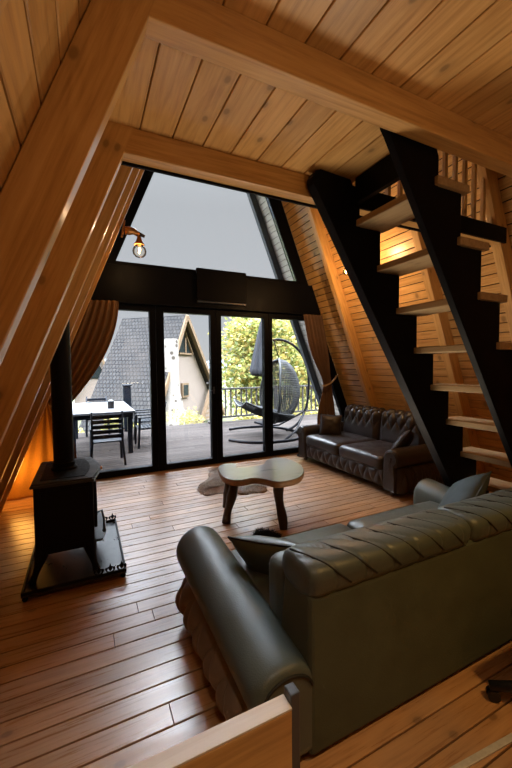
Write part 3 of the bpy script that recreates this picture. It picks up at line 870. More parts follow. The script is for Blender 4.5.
obj('inset_lid', MB().prism(bowed(BX0 + .035, BX1 - .05, BY0 + .05, BY1 - .05, .035), 'z', BZ1 + .023, BZ1 + .028), M['iron'], tpz, bevel=.002)
for (x, y, dx, dy) in ((BX0 + .035, BY0 + .04, -.06, -.04), (BX1 - .035, BY0 + .04, .04, -.05), (BX0 + .035, BY1 - .04, -.06, .04), (BX1 - .035, BY1 - .04, .04, .04)):
    P = [(x + dx * t ** 1.4, y + dy * t ** 1.4, BZ0 + .03 - (BZ0 + .03 - .0425) * t) for t in [i / 10 for i in range(11)]]
    obj('leg', MB().tube(P, [.042, .044, .043, .038, .033, .028, .024, .021, .020, .022, .027], 10), M['iron'], sv, smooth=180)
door = obj('door', MB().box(BX1 - .001, BX1 + .02, BY0 + .06, BY1 - .06, BZ0 + .1, BZ1 - .03), M['iron'], sv, bevel=.006)
obj('door_glass', MB().box(BX1 + .0195, BX1 + .023, BY0 + .12, BY1 - .12, BZ0 + .16, BZ1 - .09), M['dark_glass'], door)
obj('door_handle', MB().tube([(BX1 + .02, BY0 + .085, .40), (BX1 + .05, BY0 + .085, .41), (BX1 + .062, BY0 + .085, .35), (BX1 + .062, BY0 + .085, .27)], .008, 8).ball((BX1 + .062, BY0 + .085, .265), .014), M['steel_post'], door, smooth=180)
lip = obj('ash_lip', MB().prism(bowed(BX1 - .01, BX1 + .05, BY0 + .04, BY1 - .04, .035), 'z', BZ0 + .005, BZ0 + .022), M['iron_tray'], sv, bevel=.003)
obj('wooden_knob', MB().tube([(BX1 + .02, BY1 - .08, .60), (BX1 + .055, BY1 - .08, .60), (BX1 + .075, BY1 - .08, .60)], [.006, .012, .014], 10), M['copper'], door, smooth=180)
FX, FY = -.155, 2.92
pp = obj('flue_pipe', MB().lathe([(.067, BZ1 + .024), (.067, 1.86)], (FX, FY, 0), 32), M['iron'], sv, smooth=40)
obj('pipe_collar', MB().lathe([(.085, BZ1 + .024), (.085, BZ1 + .04), (.074, BZ1 + .048), (.074, BZ1 + .075), (.068, BZ1 + .08)], (FX, FY, 0), 32), M['iron'], pp, smooth=40)

# ------------------------------------------------------------------ bench board, office chair, floor strip
bn = thing('bench', (.1, .70, 0), 'wooden bench with a knotty plank backrest on black steel posts, close in front', 'bench')
bb = obj('backrest', MB().box(-.40, .402, .660, .70, .455, .622), M['bench'], bn, bevel=.003)
te = obj('top_edge', MB().box(-.40, .402, .660, .70, .6222, .6275), M['sheen_edge'], bb, bevel=.001); te['label'] = 'top edge with window sheen painted pale'
for x in (.403, -.427):
    obj('post', MB().box(x, x + .026, .668, .70, 0, .648), M['steel_post'], bn, bevel=.003)
obj('seat', MB().box(-.40, .40, .27, .66, .33, .365), M['bench'], bn, bevel=.004)
for x in (.36, -.40):
    obj('leg', MB().box(x, x + .03, .29, .32, 0, .33), M['steel_post'], bn, bevel=.003)
    obj('stretcher', MB().box(x + .0, x + .03, .32, .668, .29, .329), M['steel_post'], bn, bevel=.003)

oc = thing('office_chair', (1.74, .64, 0), 'black office chair with a five-arm star base beside the green sofa back', 'chair')
for k in range(5):
    a = math.radians(138 + 72 * k); d = Vector((math.cos(a), math.sin(a), 0))
    P = [Vector((1.74, .64, .10)) + d * .05 + Vector((0, 0, .0)), Vector((1.74, .64, .085)) + d * .18, Vector((1.74, .64, .058)) + d * .335]
    b = obj('base_arm', MB().tube(P, [.03, .024, .019], 10), M['plastic_black'], oc, smooth=180)
    w = Vector((1.74, .64, .024)) + d * .32
    c = MB()
    t = Vector((-d.y, d.x, 0))
    for s in (-.012, .012):
        c.tube([w + t * (s - .006), w + t * (s + .006)], .0238, 14)
    obj('caster', c, M['plastic_black'], b, smooth=40)
obj('column', MB().lathe([(.035, .07), (.035, .14), (.018, .15), (.018, .34)], (1.74, .64, 0), 16), M['plastic_black'], oc, smooth=40)
weld(obj('seat', rbox(.19, .19, .035, .03, .01).xf(Matrix.Translation((1.74, .64, .375))), M['plastic_black'], oc))
obj('backrest', MB().surf(lambda u, v: (1.74 + .17 * (2 * u - 1), .40 - .03 * math.sin(PI * v) + .05 * (2 * u - 1) ** 2, .46 + .38 * v), 12, 12), M['plastic_black'], oc, smooth=180, solid=.03)
obj('back_bar', MB().tube([(1.74, .56, .345), (1.74, .42, .35), (1.74, .375, .42), (1.74, .372, .60)], .015, 8), M['plastic_black'], oc, smooth=180)
struct('floor_strip', MB().bar((1.08, .755, .004), (1.62, .71, .004), .022, .008), M['metal_strip'], 'pale metal strip on the floor in the lower right corner', 'trim', bevel=.002)

# ------------------------------------------------------------------ curtains
def curtain(fn, nu, nv, name, mat, label, root_label):
    pass
# right curtain: hangs from the lintel end along the slope, tied, then falls
cr = thing('curtain', (3.45, 4.74, 0), 'brown curtain tied back in the right corner of the glass wall behind the sofa', 'curtain')
def cR(u, v):
    z = 2.235 - 2.20 * v
    f = v
    tie = math.exp(-((v - .50) / .16) ** 2)
    wid = .36 - .20 * tie + .06 * max(0, v - .5)
    cxx = 3.30 + (z - 2.235) * -.215 + .05 * tie
    if v > .5: cxx = 3.30 + .215 * 1.1 + .05 * tie + (v - .5) * .10
    a = (u - .5)
    fold = math.sin(u * PI * 11) * .022 * (1 - .3 * tie)
    return (cxx + a * wid, 4.72 + fold + .05 * tie * (1 - 4 * a * a), z)
obj('cloth', MB().surf(cR, 90, 60), M['curtain_b'], cr, smooth=180, solid=.004)
obj('tie_cord', MB().tube([(3.44, 4.66, 1.10), (3.50, 4.655, 1.10), (3.58, 4.66, 1.125), (3.66, 4.70, 1.15), (3.80, 4.79, 1.21), (3.87, 4.85, 1.25)], .014, 8), M['rope'], cr, smooth=180)
# left curtain: swept from the lintel down to the tie at the rafter, then falling to the floor
cl = thing('curtain', (.0, 4.70, 0), 'rust curtain swept aside at the left end of the glass wall beside the stove pipe', 'curtain')
def cL(u, v):
    # u across folds (0 = wall side, 1 = room side)
    if v < .55:
        t = v / .55
        z = 2.24 - 1.28 * t
        xr = .40 - .60 * t ** 1.9
        xl = .02 + (z - 2.24) / SL - .04
        xl = min(xl, xr - .10)
    else:
        t = (v - .55) / .45
        z = .96 - .955 * t
        xr = -.20 + .10 * math.sin(PI * t * .5)
        xl = min(-.44 - .16 * t, xr - .12)
    f = math.sin(u * PI * 13 + v * 1.2) * .022
    return (xl + (xr - xl) * u, 4.72 + f + .03 * math.sin(u * 5), z)
obj('cloth', MB().surf(cL, 110, 80), M['curtain'], cl, smooth=180, solid=.004)
obj('tie_cord', MB().tube([(-.17, 4.675, .96), (-.30, 4.665, .97), (-.44, 4.68, .99), (-.53, 4.73, 1.03)], .016, 8), M['rope'], cl, smooth=180)
# amber cloth in the corner behind the rafter foot, lit by the floor lamp there
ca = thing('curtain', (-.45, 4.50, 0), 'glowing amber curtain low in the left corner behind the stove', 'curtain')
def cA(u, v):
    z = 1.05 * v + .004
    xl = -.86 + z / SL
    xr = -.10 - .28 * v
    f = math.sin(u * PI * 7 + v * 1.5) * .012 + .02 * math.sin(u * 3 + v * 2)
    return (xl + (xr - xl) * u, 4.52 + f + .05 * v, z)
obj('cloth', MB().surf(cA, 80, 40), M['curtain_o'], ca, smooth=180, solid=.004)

# ------------------------------------------------------------------ wall lamps and fill lights
def lamp(name, pos, d, label, energy, r=.052, fil='fil'):
    """pos = bulb centre, d = horizontal direction from the rafter into the room"""
    p = Vector(pos); d = Vector(d)
    root = thing(name, p - d * .16 + Vector((0, 0, .18)), label, 'lamp')
    w = p - d * .15 + Vector((0, 0, .19))
    obj('wall_plate', MB().bar(w - d * .03 + Vector((0, 0, -.07)), w + Vector((0, 0, .10)) , .07, .02, up=d), M['copper'], root, bevel=.004)
    g = 1.55 if r > .06 else 1.0
    obj('bracket_arm', MB().tube([w, w + d * .05 + Vector((0, 0, .005)), w + d * .10 + Vector((0, 0, .004)), w + d * .15 + Vector((0, 0, -.03))], [.026 * g, .030 * g, .022 * g, .016 * g], 10), M['copper'], root, smooth=180)
    obj('side_peg', MB().tube([w + d * .11, w + d * .21 + Vector((0, 0, -.035))], [.016 * g, .011 * g], 8), M['bark'], root, smooth=180)
    sk = obj('socket', MB().lathe([(.012 * g, .150), (.016 * g, .125), (.024 * g, .09), (.036 * g, .062), (.036 * g, .056), (.02, .056)], p, 18), M['copper'], root, smooth=50)
    prof = [(.016, .062), (.020, .05), (.036, .030), (.048, .010), (.052, -.012), (.047, -.034), (.032, -.050), (.012, -.058), (.001, -.059)]
    bulb = obj('bulb', MB().lathe([(a * r / .052, b * r / .052 if b < .05 else b) for a, b in prof], p, 24), M['bulb'], root, smooth=180)
    fb = MB()
    for k in range(5):
        a = 2 * PI * k / 5
        fb.tube([(p.x + .006 * math.cos(a), p.y + .006 * math.sin(a), p.z + .035), (p.x + .014 * math.cos(a), p.y + .014 * math.sin(a), p.z - .02)], .0018, 5)
    obj('filament', fb, M[fil], bulb, smooth=180)
    L = bpy.data.lights.new(name + '_light', 'POINT'); L.energy = energy; L.color = (1, .61, .28); L.shadow_soft_size = .012
    lo = bpy.data.objects.new(name + '_light', L); COL.objects.link(lo); lo.location = p
    return root
lamp('wall_lamp', (.585, 4.14, 2.715), (1, 0, 0), 'copper wall lamp with clear globe bulb on the last left rafter', 10, .075, 'fil_dim')
lamp('wall_lamp', (2.915, 3.46, 2.57), (-1, 0, 0), 'glowing bulb of the wall lamp on the right rafter beside the stairs', 50, .045)

def point(name, loc, e, col, size=.1):
    L = bpy.data.lights.new(name, 'POINT'); L.energy = e; L.color = col; L.shadow_soft_size = size
    o = bpy.data.objects.new(name, L); COL.objects.link(o); o.location = loc; return o
point('corner_floor_lamp', (-.66, 4.37, .36), 7, (1, .48, .09), .2)
def area(name, loc, e, col, w, up):
    L = bpy.data.lights.new(name, 'AREA'); L.energy = e; L.color = col; L.size = w; L.shape = 'DISK'
    o = bpy.data.objects.new(name, L); COL.objects.link(o); o.location = loc
    if up: o.rotation_euler = (PI, 0, 0)
    return o
def spot(name, loc, e, col, cone):
    L = bpy.data.lights.new(name, 'SPOT'); L.energy = e; L.color = col; L.spot_size = math.radians(cone); L.spot_blend = .8; L.shadow_soft_size = .08
    o = bpy.data.objects.new(name, L); COL.objects.link(o); o.location = loc; return o
area('rear_ceiling_fill', (1.2, -.7, 1.0), 10, (1, .78, .50), .7, True)  # added fill behind the eye to lift the ceiling, no known lamp
spot('kitchen_downlight', (1.55, .0, 2.42), 70, (1, .60, .20), 100)
so_ = spot('ceiling_fill', (1.72, 2.12, .30), 80, (1, .84, .62), 150); so_.rotation_euler = (PI, 0, 0); so_.data.shadow_soft_size = .45  # invented upward fill hidden by the green sofa, stands in for floor bounce
spot('floor_fill', (.15, .1, 2.42), 34, (1, .84, .66), 84)  # extra fill to brighten the left floor boards, not a known fitting

# ------------------------------------------------------------------ terrace
mb = MB(); y = YG + .06
while y < 8.75:
    x = -4 - R.random() * 2
    while x < 8.4:
        L = 2 + R.random() * 2; mb.box(max(x, -4), min(x + L, 8.4) - .004, y, y + .112, -.03, -.005); x += L
    y += .118
struct('deck', mb, M['deck'], 'grey weathered board terrace outside the glass doors', 'terrace', bevel=.002, seg=1)
struct('deck_base', MB().box(-4, 8.4, YG + .05, 8.75, -.3, -.031), M['subfloor'], 'dark underside of the terrace boards', 'terrace')
def railing(a, b, label):
    a = Vector(a); b = Vector(b); d = (b - a); L = d.length; d.normalize()
    r = thing('deck_railing', a, label, 'railing')
    obj('top_rail', MB().bar(a + Vector((0, 0, .86)), b + Vector((0, 0, .86)), .09, .045), M['railwood'], r, bevel=.004)
    obj('bottom_rail', MB().bar(a + Vector((0, 0, .13)), b + Vector((0, 0, .13)), .05, .05), M['railwood'], r, bevel=.004)
    n = max(1, int(L / .145))
    for i in range(n + 1):
        p = a + d * (L * i / n)
        if i % 12 == 0: obj('post', MB().box(p.x - .045, p.x + .045, p.y - .045, p.y + .045, -.004, .90), M['railwood'], r, bevel=.004)
        else: obj('baluster', MB().bar(p + Vector((0, 0, .155)), p + Vector((0, 0, .838)), .045, .03, up=d), M['railwood'], r)
    return r
railing((2.98, 8.62, 0), (8.2, 8.62, 0), 'dark wooden terrace railing behind the hanging chair')
railing((8.2, 8.5, 0), (8.2, 5.9, 0), 'dark wooden railing along the right end of the terrace')
gp = thing('gate_post', (2.88, 8.62, 0), 'slim dark post with a crossbar at the open end of the railing', 'post')
obj('shaft', MB().box(2.845, 2.895, 8.60, 8.65, -.004, 1.12), M['railwood'], gp, bevel=.004)
obj('crossbar', MB().box(2.77, 2.93, 8.605, 8.645, 1.0, 1.04), M['railwood'], gp, bevel=.004)
obj('foot', MB().box(2.80, 2.93, 8.55, 8.70, -.004, .05), M['railwood'], gp, bevel=.004)

# outdoor table and chairs
ot = thing('patio_table', (.22, 7.1, 0), 'long outdoor dining table with a pale top on the terrace', 'table')
obj('tabletop', MB().box(-.30, .74, 6.15, 8.15, .675, .71), M['table_white'], ot, bevel=.006)
obj('table_apron', MB().box(-.25, .69, 6.2, 8.1, .60, .674), M['navy_plastic'], ot, bevel=.004)
for x in (-.23, .62):
    for y in (6.20, 8.02): obj('leg', MB().box(x, x + .075, y, y + .075, -.005, .60), M['navy_plastic'], ot, bevel=.004)
tag(obj('lantern', MB().lathe([(.05, .711), (.055, .73), (.055, .84), (.03, .86), (.02, .87)], (.40, 6.75, 0), 18), M['plastic_black'], smooth=40), 'small black pot standing on the pale outdoor table', 'pot')
def make_chair():
    r = thing('patio_chair', (0, 0, 0), '', 'chair', 'dark slatted armchairs around the outdoor table')
    m = M['navy_plastic']
    sm = MB()
    for k in range(6): sm.box(-.20, .20, -.18 + k * .066, -.18 + k * .066 + .056, .335 - .004 * k % .01, .355)
    sm.box(-.21, -.19, -.18, .20, .32, .336).box(.19, .21, -.18, .20, .32, .336)
    obj('seat', sm, m, r, bevel=.004, world=False)
    bk = MB()
    for k in range(5):
        z = .43 + k * .075; bk.bar((-.19, -.21 - (z - .36) * .22, z), (.19, -.21 - (z - .36) * .22, z), .014, .055)
    obj('backrest', bk, m, r, bevel=.003, world=False)
    for sx in (-1, 1):
        obj('leg', MB().bar((sx * .22, .20, -.005), (sx * .205, .17, .52), .035, .03), m, r, bevel=.004, world=False)
        obj('leg', MB().tube([(sx * .23, -.27, -.003), (sx * .205, -.19, .34), (sx * .20, -.30, .80)], [.016, .019, .014], 8), m, r, smooth=180, world=False)
        obj('armrest', MB().bar((sx * .21, -.235, .535), (sx * .21, .20, .535), .045, .024), m, r, bevel=.006, world=False)
    return r
ch = make_chair()
spots = [(.27, 5.72, 0, 'dark armchair at the near end of the outdoor table, its back to the glass'),
         (1.02, 6.70, PI / 2, 'dark armchair on the right side of the outdoor table, nearer the glass door'),
         (1.05, 7.55, PI / 2, 'dark armchair on the right side of the outdoor table, farther from the glass door'),
         (-.50, 6.62, -PI / 2, 'dark armchair on the left side of the outdoor table, mostly behind the curtain'),
         (.22, 8.36, PI, 'dark armchair at the far end of the outdoor table')]
for i, (x, y, a, lab) in enumerate(spots):
    o = ch if i == 0 else dup(ch)
    o.location = (x, y, 0); o.rotation_euler = (0, 0, a); o['label'] = lab
sp = thing('outdoor_cabinet', (.86, 8.45, 0), 'dark upright cabinet standing at the far corner of the outdoor table', 'cabinet')
obj('body', MB().box(.76, .93, 8.38, 8.54, .0, 1.02), M['navy_plastic'], sp, bevel=.03, seg=3)
obj('cap', MB().box(.745, .945, 8.365, 8.555, 1.021, 1.05), M['navy_plastic'], sp, bevel=.01)

# hanging egg chair
EX, EY = 3.74, 6.60
hc = thing('hanging_chair', (EX + .2, EY, 0), 'grey wicker hanging egg chair on a curved stand outside on the terrace', 'chair')
EC = Vector((EX, EY, .90))
def egg(u, v):
    # woven shell about z, opening towards -x ; u azimuth, v height
    a = math.radians(-118 + 236 * u)
    zz = -1 + 2 * v
    rad = math.sqrt(max(0.0, 1 - abs(zz) ** 2.2)) * (1 - .16 * max(0, zz))
    q = Vector((rad * math.cos(a) * .44, rad * math.sin(a) * .50, zz * .68))
    q.x -= .10 * (1 - v) ** 2
    return EC + q
es = obj('basket', MB().surf(egg, 46, 38), M['wicker'], hc, smooth=180)
wf = es.modifiers.new('w', 'WIREFRAME'); wf.thickness = .021; wf.use_even_offset = False
rim = [egg(0, k / 30) for k in range(31)] + [egg(1, 1 - k / 30) for k in range(31)]
obj('rim', MB().tube(rim, .022, 8), M['wicker'], es, smooth=180)
def lipf(u, v):
    b = 2 * u - 1
    return EC + Vector((.10 - 1.02 * v, b * (.44 - .12 * v), -.66 + .36 * v ** 1.6 + .16 * b * b * (1 - v * .3) + .02))
lp = obj('foot_lip', MB().surf(lipf, 26, 30), M['wicker'], es, smooth=180); w2 = lp.modifiers.new('w', 'WIREFRAME'); w2.thickness = .021; w2.use_even_offset = False
lr_ = [lipf(0, k / 12) for k in range(13)] + [lipf(k / 12, 1) for k in range(1, 13)] + [lipf(1, 1 - k / 12) for k in range(1, 13)]
obj('rim', MB().tube(lr_, .022, 8), M['wicker'], es, smooth=180)
c = weld(obj('seat_cushion', rbox(.36, .34, .05, .045, .03).xf(Matrix.Translation(EC + Vector((-.36, 0, -.40))) @ Matrix.Rotation(math.radians(14), 4, 'Y')), M['grey_fabric'], hc))
top = EC + Vector((0, 0, .68)); HK = Vector((EX - .12, EY, 1.97))
obj('chain', MB().tube([top, HK], .012, 8), M['black_steel'], hc, smooth=180)
pole = [(3.60, 1.98), (3.72, 2.0), (3.90, 1.975), (4.12, 1.88), (4.30, 1.72), (4.43, 1.5), (4.49, 1.25), (4.50, 1.0), (4.48, .7), (4.40, .44), (4.27, .22), (4.1, .09), (3.9, .04)]
def chaik(P):
    Q = [P[0]]
    for a, b in zip(P, P[1:]):
        Q += [tuple(a[i] * .75 + b[i] * .25 for i in range(len(a))), tuple(a[i] * .25 + b[i] * .75 for i in range(len(a)))]
    return Q + [P[-1]]
pole = chaik(pole)
obj('pole', MB().tube([(x, EY, z) for x, z in pole], .027, 10), M['black_steel'], hc, smooth=180)
ring = chaik(chaik([(2.46, 6.30, .022), (2.62, 5.98, .022), (2.95, 5.76, .022), (3.35, 5.70, .022), (3.72, 5.78, .022), (4.0, 6.1, .022), (4.08, 6.6, .022), (4.0, 7.1, .022), (3.7, 7.42, .022), (3.2, 7.5, .022), (2.9, 7.4, .022)]))
obj('base_ring', MB().tube(ring, .026, 8), M['black_steel'], hc, smooth=180)
obj('brace', MB().tube([(3.35, 5.72, .03), (3.9, 6.2, .09), (4.36, 6.57, .40)], .02, 8), M['black_steel'], hc, smooth=180)
obj('brace', MB().tube([(3.45, 7.46, .03), (3.95, 7.0, .09), (4.36, 6.63, .40)], .02, 8), M['black_steel'], hc, smooth=180)

# closed parasol behind it
pz = thing('parasol', (4.05, 7.9, 0), 'closed grey parasol hanging folded behind the hanging chair', 'parasol')
def par(u, v):
    z = 2.75 - 1.55 * v; r = .03 + .22 * v ** .9 * (1 if v < .93 else 1 - (v - .93) * 5)
    a = 2 * PI * u; f = 1 + .22 * math.sin(a * 6)
    return (4.05 + r * f * math.cos(a) - .12 * v, 7.9 + r * f * math.sin(a), z)
obj('canopy', MB().surf(par, 60, 24, cu=True), M['grey_fabric'], pz, smooth=180, solid=.004)
obj('pole', MB().lathe([(.022, .04), (.022, 2.8)], (4.05, 7.9, 0), 14), M['black_steel'], pz, smooth=40)
obj('base', MB().box(3.85, 4.25, 7.7, 8.1, -.004, .04), M['black_steel'], pz, bevel=.006)

# ------------------------------------------------------------------ beyond the terrace
gm = MB().surf(lambda u, v: (-90 + 200 * u, 8.9 + 150 * v ** 2, -3.6 + .5 * noise.noise((u * 14, v * 14, 0))), 60, 60)
struct('ground', gm, M['grass'], 'yellow-green meadow ground beyond the terrace', 'ground')
hm = MB().surf(lambda u, v: (-160 + 420 * u, 150 + 30 * v, -6 + v * (12.0 + 5 * noise.noise((u * 9, 1, 0)) + 2 * noise.noise((u * 40, 2, 0)))), 120, 6)
struct('hills', hm, M['hill'], 'hazy blue hills on the horizon', 'hills')

# neighbour A-frame house
A = Vector((6.99, 28.0, 5.40)); B = Vector((3.29, 31.37, 5.40)); dd = (B - A).normalized(); pp_ = Vector((dd.y * 1.0, -dd.x, 0))
if pp_.x < 0: pp_ = -pp_
pp_ = Vector((.6736, .7391, 0))
kL, kR = .62, .88; HH = 9.0
nh = thing('neighbour_house', (A + B) / 2 - Vector((0, 0, HH)), 'neighbouring A-frame house with grey shingle roof and cream gable', 'house')
def roofquad(k, s):
    a, b = A - dd * .5 + Vector((0, 0, .12)), B + dd * .3 + Vector((0, 0, .12))
    e = pp_ * s * k * HH - Vector((0, 0, HH))
    nrm = (pp_ * s * 1 + Vector((0, 0, k))).normalized() * .18
    vs = [a, b, b + e, a + e]; vs += [v + nrm for v in vs]
    return MB().add(vs, [(0, 1, 2, 3), (4, 7, 6, 5), (0, 4, 5, 1), (1, 5, 6, 2), (2, 6, 7, 3), (3, 7, 4, 0)]), (b - a).length, e.length
for k, s in ((kL, -1), (kR, 1)):
    m, L, E_ = roofquad(k, s)
    o = obj('roof', m, M['shingle'], nh)
    uv = o.data.uv_layers.new(name='UV')
    ax = dd; ey = (pp_ * s * k - Vector((0, 0, 1))).normalized()
    org = nh.location
    for lp_ in o.data.loops:
        co = o.data.vertices[lp_.vertex_index].co + org - A
        uv.data[lp_.index].uv = (co.dot(ax), co.dot(ey))
def gpt(w, dz, out=0): return A + pp_ * w + Vector((0, 0, dz)) - dd * out
gw = [gpt(0, -.1), gpt(kR * HH * .97, -HH), gpt(-kL * HH * .97, -HH)]
vs = [v + dd * .1 for v in gw] + [v + dd * .35 for v in gw]
obj('gable_wall', MB().add(vs, [(0, 1, 2), (3, 5, 4), (0, 3, 4, 1), (1, 4, 5, 2), (2, 5, 3, 0)]), M['plaster'], nh)
gt = MB()
for s, k in ((1, kR), (-1, kL)):
    a = gpt(0, .12, .46); b = gpt(s * k * HH, -HH + .12, .46)
    gt.bar(a, b, .30, .34, up=pp_ * s + Vector((0, 0, k)))
obj('bargeboards', gt, M['house_trim'], nh)
tri = [gpt(-.30, -2.75, -.06), gpt(1.75, -2.75, -.06), gpt(.42, -.9, -.06), gpt(.15, -.9, -.06)]
ww = obj('gable_window', MB().add([v for v in tri] + [v + dd * .05 for v in tri], [(0, 1, 2, 3), (7, 6, 5, 4), (0, 4, 5, 1), (1, 5, 6, 2), (2, 6, 7, 3), (3, 7, 4, 0)]), M['dark_glass'], nh)
obj('window_frame', MB().bar(gpt(-.4, -2.8, .0), gpt(1.9, -2.8, 0), .12, .14).bar(gpt(.7, -2.8, 0), gpt(.7, -1.5, 0), .12, .12).bar(gpt(1.9, -2.8, 0), gpt(.35, -.6, 0), .12, .14), M['house_trim'], ww)
sq = obj('window', MB().bar(gpt(-.10, -5.75, 0), gpt(1.0, -5.75, 0), .16, 1.15), M['house_trim'], nh)
obj('pane', MB().bar(gpt(.05, -5.75, .09), gpt(.85, -5.75, .09), .02, .85), M['dark_glass'], sq)
lt = MB().bar(gpt(4.6, -5.4, .6), gpt(2.0, -8.8, .6), .25, .3)
for k in range(8):
    f = k / 8; lt.bar(gpt(4.5 - 2.5 * f, -5.6 - 3.2 * f, .5), gpt(4.6, -5.6 - 3.2 * f, .5), .06, .16)
obj('slatted_screen', lt, M['house_trim'], nh)
st_ = MB()
cb = Vector((5.68, 26.0, 0))
vs = []; fs = []; lev = [(3.55, .50), (3.1, .58), (1.5, .56), (-.2, .62), (-1.6, .90), (-2.6, 1.25), (-4.0, 1.5)]
NN = 14
for dz, r in lev:
    for k in range(NN):
        a = 2 * PI * k / NN; rr = r * (1 + .10 * noise.noise((math.cos(a) * 2, math.sin(a) * 2, dz)))
        vs.append(cb + Vector((rr * math.cos(a), rr * math.sin(a), dz)))
for i in range(len(lev) - 1):
    for k in range(NN): fs.append((i * NN + k, i * NN + (k + 1) % NN, (i + 1) * NN + (k + 1) % NN, (i + 1) * NN + k))
fs.append(tuple(range(NN)))
tag(obj('stone_pillar', MB().add(vs, fs), M['stone'], smooth=60), 'pale pillar of mottled stones in front of the neighbouring house', 'pillar')
# small far house at the left
sh = thing('gabled_house', (1.28, 40, -3.5), 'small distant cream gabled house seen past the curtain', 'house')
obj('gable_wall', MB().prism([(1.28, 3.1), (-1.0, -1.4), (-1.0, -3.8), (3.4, -3.8), (3.4, -1.4)], 'y', 40, 46), M['plaster'], sh)
obj('roof', MB().bar((1.28, 39.6, 3.2), (-1.3, 39.6, -1.7), .3, .25, up=(0, 1, 0)).bar((1.28, 39.6, 3.2), (3.7, 39.6, -1.7), .3, .25, up=(0, 1, 0)), M['house_trim'], sh)
obj('gable_window', MB().prism([(1.28, 2.0), (.45, .5), (2.1, .5)], 'y', 39.9, 39.99), M['dark_glass'], sh)

def tree(name, base, H, crown, nleaf, mat, label, cat, size=.16, seed=1, group=None):
    rr = random.Random(seed); b = Vector(base)
    t = thing(name, b, label, cat, group)
    if H > 1.5:
        tk = MB().tube([b, b + Vector((.1, 0, H * .4)), b + Vector((0, .1, H * .8))], [.22, .16, .06], 10)
        for k in range(9):
            a = rr.random() * 6.28; z = H * (.25 + .06 * k)
            s = b + Vector((.05, 0, z)); tk.tube([s, s + Vector((math.cos(a) * .8, math.sin(a) * .8, .7)), s + Vector((math.cos(a) * 1.5, math.sin(a) * 1.5, 1.0))], [.06, .04, .015], 6)
        obj('trunk', tk, M['trunk'], t, smooth=180)
    lf = MB(); cl = []
    cx, cy, cz, rx, ry, rz = crown
    for _ in range(max(6, nleaf // 90)):
        while True:
            q = Vector((rr.uniform(-1, 1), rr.uniform(-1, 1), rr.uniform(-1, 1)))
            if .25 < q.length < 1: break
        cl.append(Vector((cx + q.x * rx, cy + q.y * ry, cz + q.z * rz)))
    for _ in range(nleaf):
        c = rr.choice(cl); g = .22 * min(rx, rz)
        p = c + Vector((rr.gauss(0, g), rr.gauss(0, g), rr.gauss(0, g * .7)))
        a = Vector((rr.gauss(0, 1), rr.gauss(0, 1), rr.gauss(0, .6))).normalized(); w = a.cross(Vector((rr.gauss(0, 1), rr.gauss(0, 1), rr.gauss(0, 1)))).normalized()
        if abs(p.x - cx) > rx * 1.08: continue
        s = size * rr.uniform(.6, 1.3)
        lf.add([p - a * s * .5, p + w * s * .28, p + a * s * .5, p - w * s * .28], [(0, 1, 2, 3)])
    obj('crown', lf, mat, t)
    return t
tree('garden_tree', (7.6, 14.2, -3.5), 6.5, (7.45, 14, 1.55, 2.2, 1.8, 2.35), 17000, M['leaf'], 'tall yellow-green sunlit tree behind the terrace railing', 'tree', .21, 3)
tree('garden_tree', (13.6, 18.6, -3.5), 6.5, (13.4, 18.6, .9, 3.0, 2, 2.9), 14000, M['leaf2'], 'yellowing tree farther right behind the hanging chair', 'tree', .24, 4)
tree('shrub', (6.4, 10.4, -3.5), 1.0, (6.0, 10.4, -1.2, 2.6, .6, 1.3), 6000, M['leaf2'], 'yellow-green shrub showing through the railing balusters', 'shrub', .20, 5)
for k, (x, y, z, r) in enumerate(((5.4, 22, -1.9, 1.3), (1.0, 12.2, -.55, .55), (-.6, 12.5, -.55, .6))):
    tree('shrub', (x, y, -3.4), .8, (x, y, z, r, r * .8, r * .8), 1500, M['leaf2'], ['low yellow shrub at the foot of the neighbouring house', 'yellow shrub behind the right end of the outdoor table', 'yellow shrub behind the left end of the outdoor table'][k], 'shrub', .12, 10 + k)

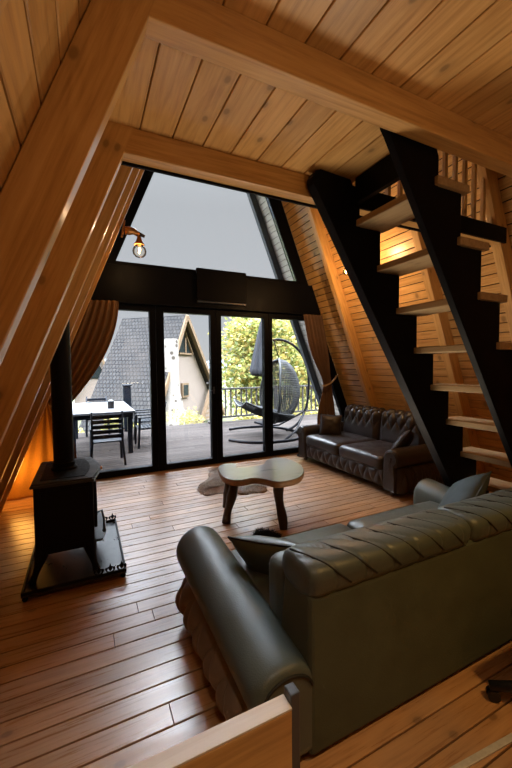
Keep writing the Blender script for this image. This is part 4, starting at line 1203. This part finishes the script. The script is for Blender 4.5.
# ------------------------------------------------------------------ sky, sun
w = bpy.data.worlds.new('sky'); sc.world = w; w.use_nodes = True
nt = w.node_tree; bg = nt.nodes['Background']
tc = nt.nodes.new('ShaderNodeTexCoord'); sx = nt.nodes.new('ShaderNodeSeparateXYZ'); nt.links.new(tc.outputs['Generated'], sx.inputs[0])
rp = nt.nodes.new('ShaderNodeValToRGB'); nt.links.new(sx.outputs[2], rp.inputs[0])
e = rp.color_ramp.elements
e[0].position = 0; e[0].color = (.48, .475, .47, 1); e[1].position = 1; e[1].color = (15, 16, 18, 1)
for p_, c_ in ((.12, (.44, .445, .465)), (.40, (.41, .415, .432)), (.49, (.455, .465, .485)), (.54, (7, 7.5, 8.4)), (.64, (28, 30, 33))):
    q = e.new(p_); q.color = (*c_, 1)
nt.links.new(rp.outputs[0], bg.inputs[0]); bg.inputs[1].default_value = 1.0
S = bpy.data.lights.new('sun', 'SUN'); S.energy = 2.0; S.color = (1, .93, .80); S.angle = .02
so = bpy.data.objects.new('sun', S); COL.objects.link(so)
sd = Vector((.55, -.70, .62)).normalized(); so.rotation_euler = (sd).to_track_quat('Z', 'Y').to_euler(); so.location = (5, -8, 12)

# ------------------------------------------------------------------ camera
cam = bpy.data.cameras.new('camera'); co = bpy.data.objects.new('camera', cam); COL.objects.link(co); sc.camera = co
cam.sensor_fit = 'VERTICAL'; cam.sensor_height = 36; cam.lens = 36 * 354.0 / 768; cam.clip_start = .05; cam.clip_end = 800
yaw, pit, rol = math.radians(25.79), math.radians(-2.62), math.radians(-.59)
f = Vector((math.sin(yaw), math.cos(yaw), 0)); r = Vector((math.cos(yaw), -math.sin(yaw), 0)); u = Vector((0, 0, 1))
f2 = f * math.cos(pit) + u * math.sin(pit); u2 = u * math.cos(pit) - f * math.sin(pit)
r3 = r * math.cos(rol) + u2 * math.sin(rol); u3 = u2 * math.cos(rol) - r * math.sin(rol)
co.matrix_world = Matrix(((r3.x, u3.x, -f2.x, 0), (r3.y, u3.y, -f2.y, 0), (r3.z, u3.z, -f2.z, 1.4), (0, 0, 0, 1)))

# ------------------------------------------------------------------ bring to real size
done = set()
for o in list(sc.objects):
    o.location = o.location * SCALE
    if o.type == 'MESH':
        if o.data.name not in done:
            done.add(o.data.name); o.data.transform(Matrix.Scale(SCALE, 4))
        for m in o.modifiers:
            if m.type == 'BEVEL': m.width *= SCALE
            elif m.type in ('SOLIDIFY', 'WIREFRAME'): m.thickness *= SCALE

vs_ = sc.view_settings
vs_.view_transform = 'Standard'; vs_.look = 'None'; vs_.gamma = 1; vs_.use_curve_mapping = False; vs_.exposure = 0.5
sc.cycles.use_denoising = True
sc.cycles.max_bounces = 10; sc.cycles.transparent_max_bounces = 16
sc.cycles.caustics_reflective = False; sc.cycles.caustics_refractive = False
sc.cycles.sample_clamp_indirect = 4
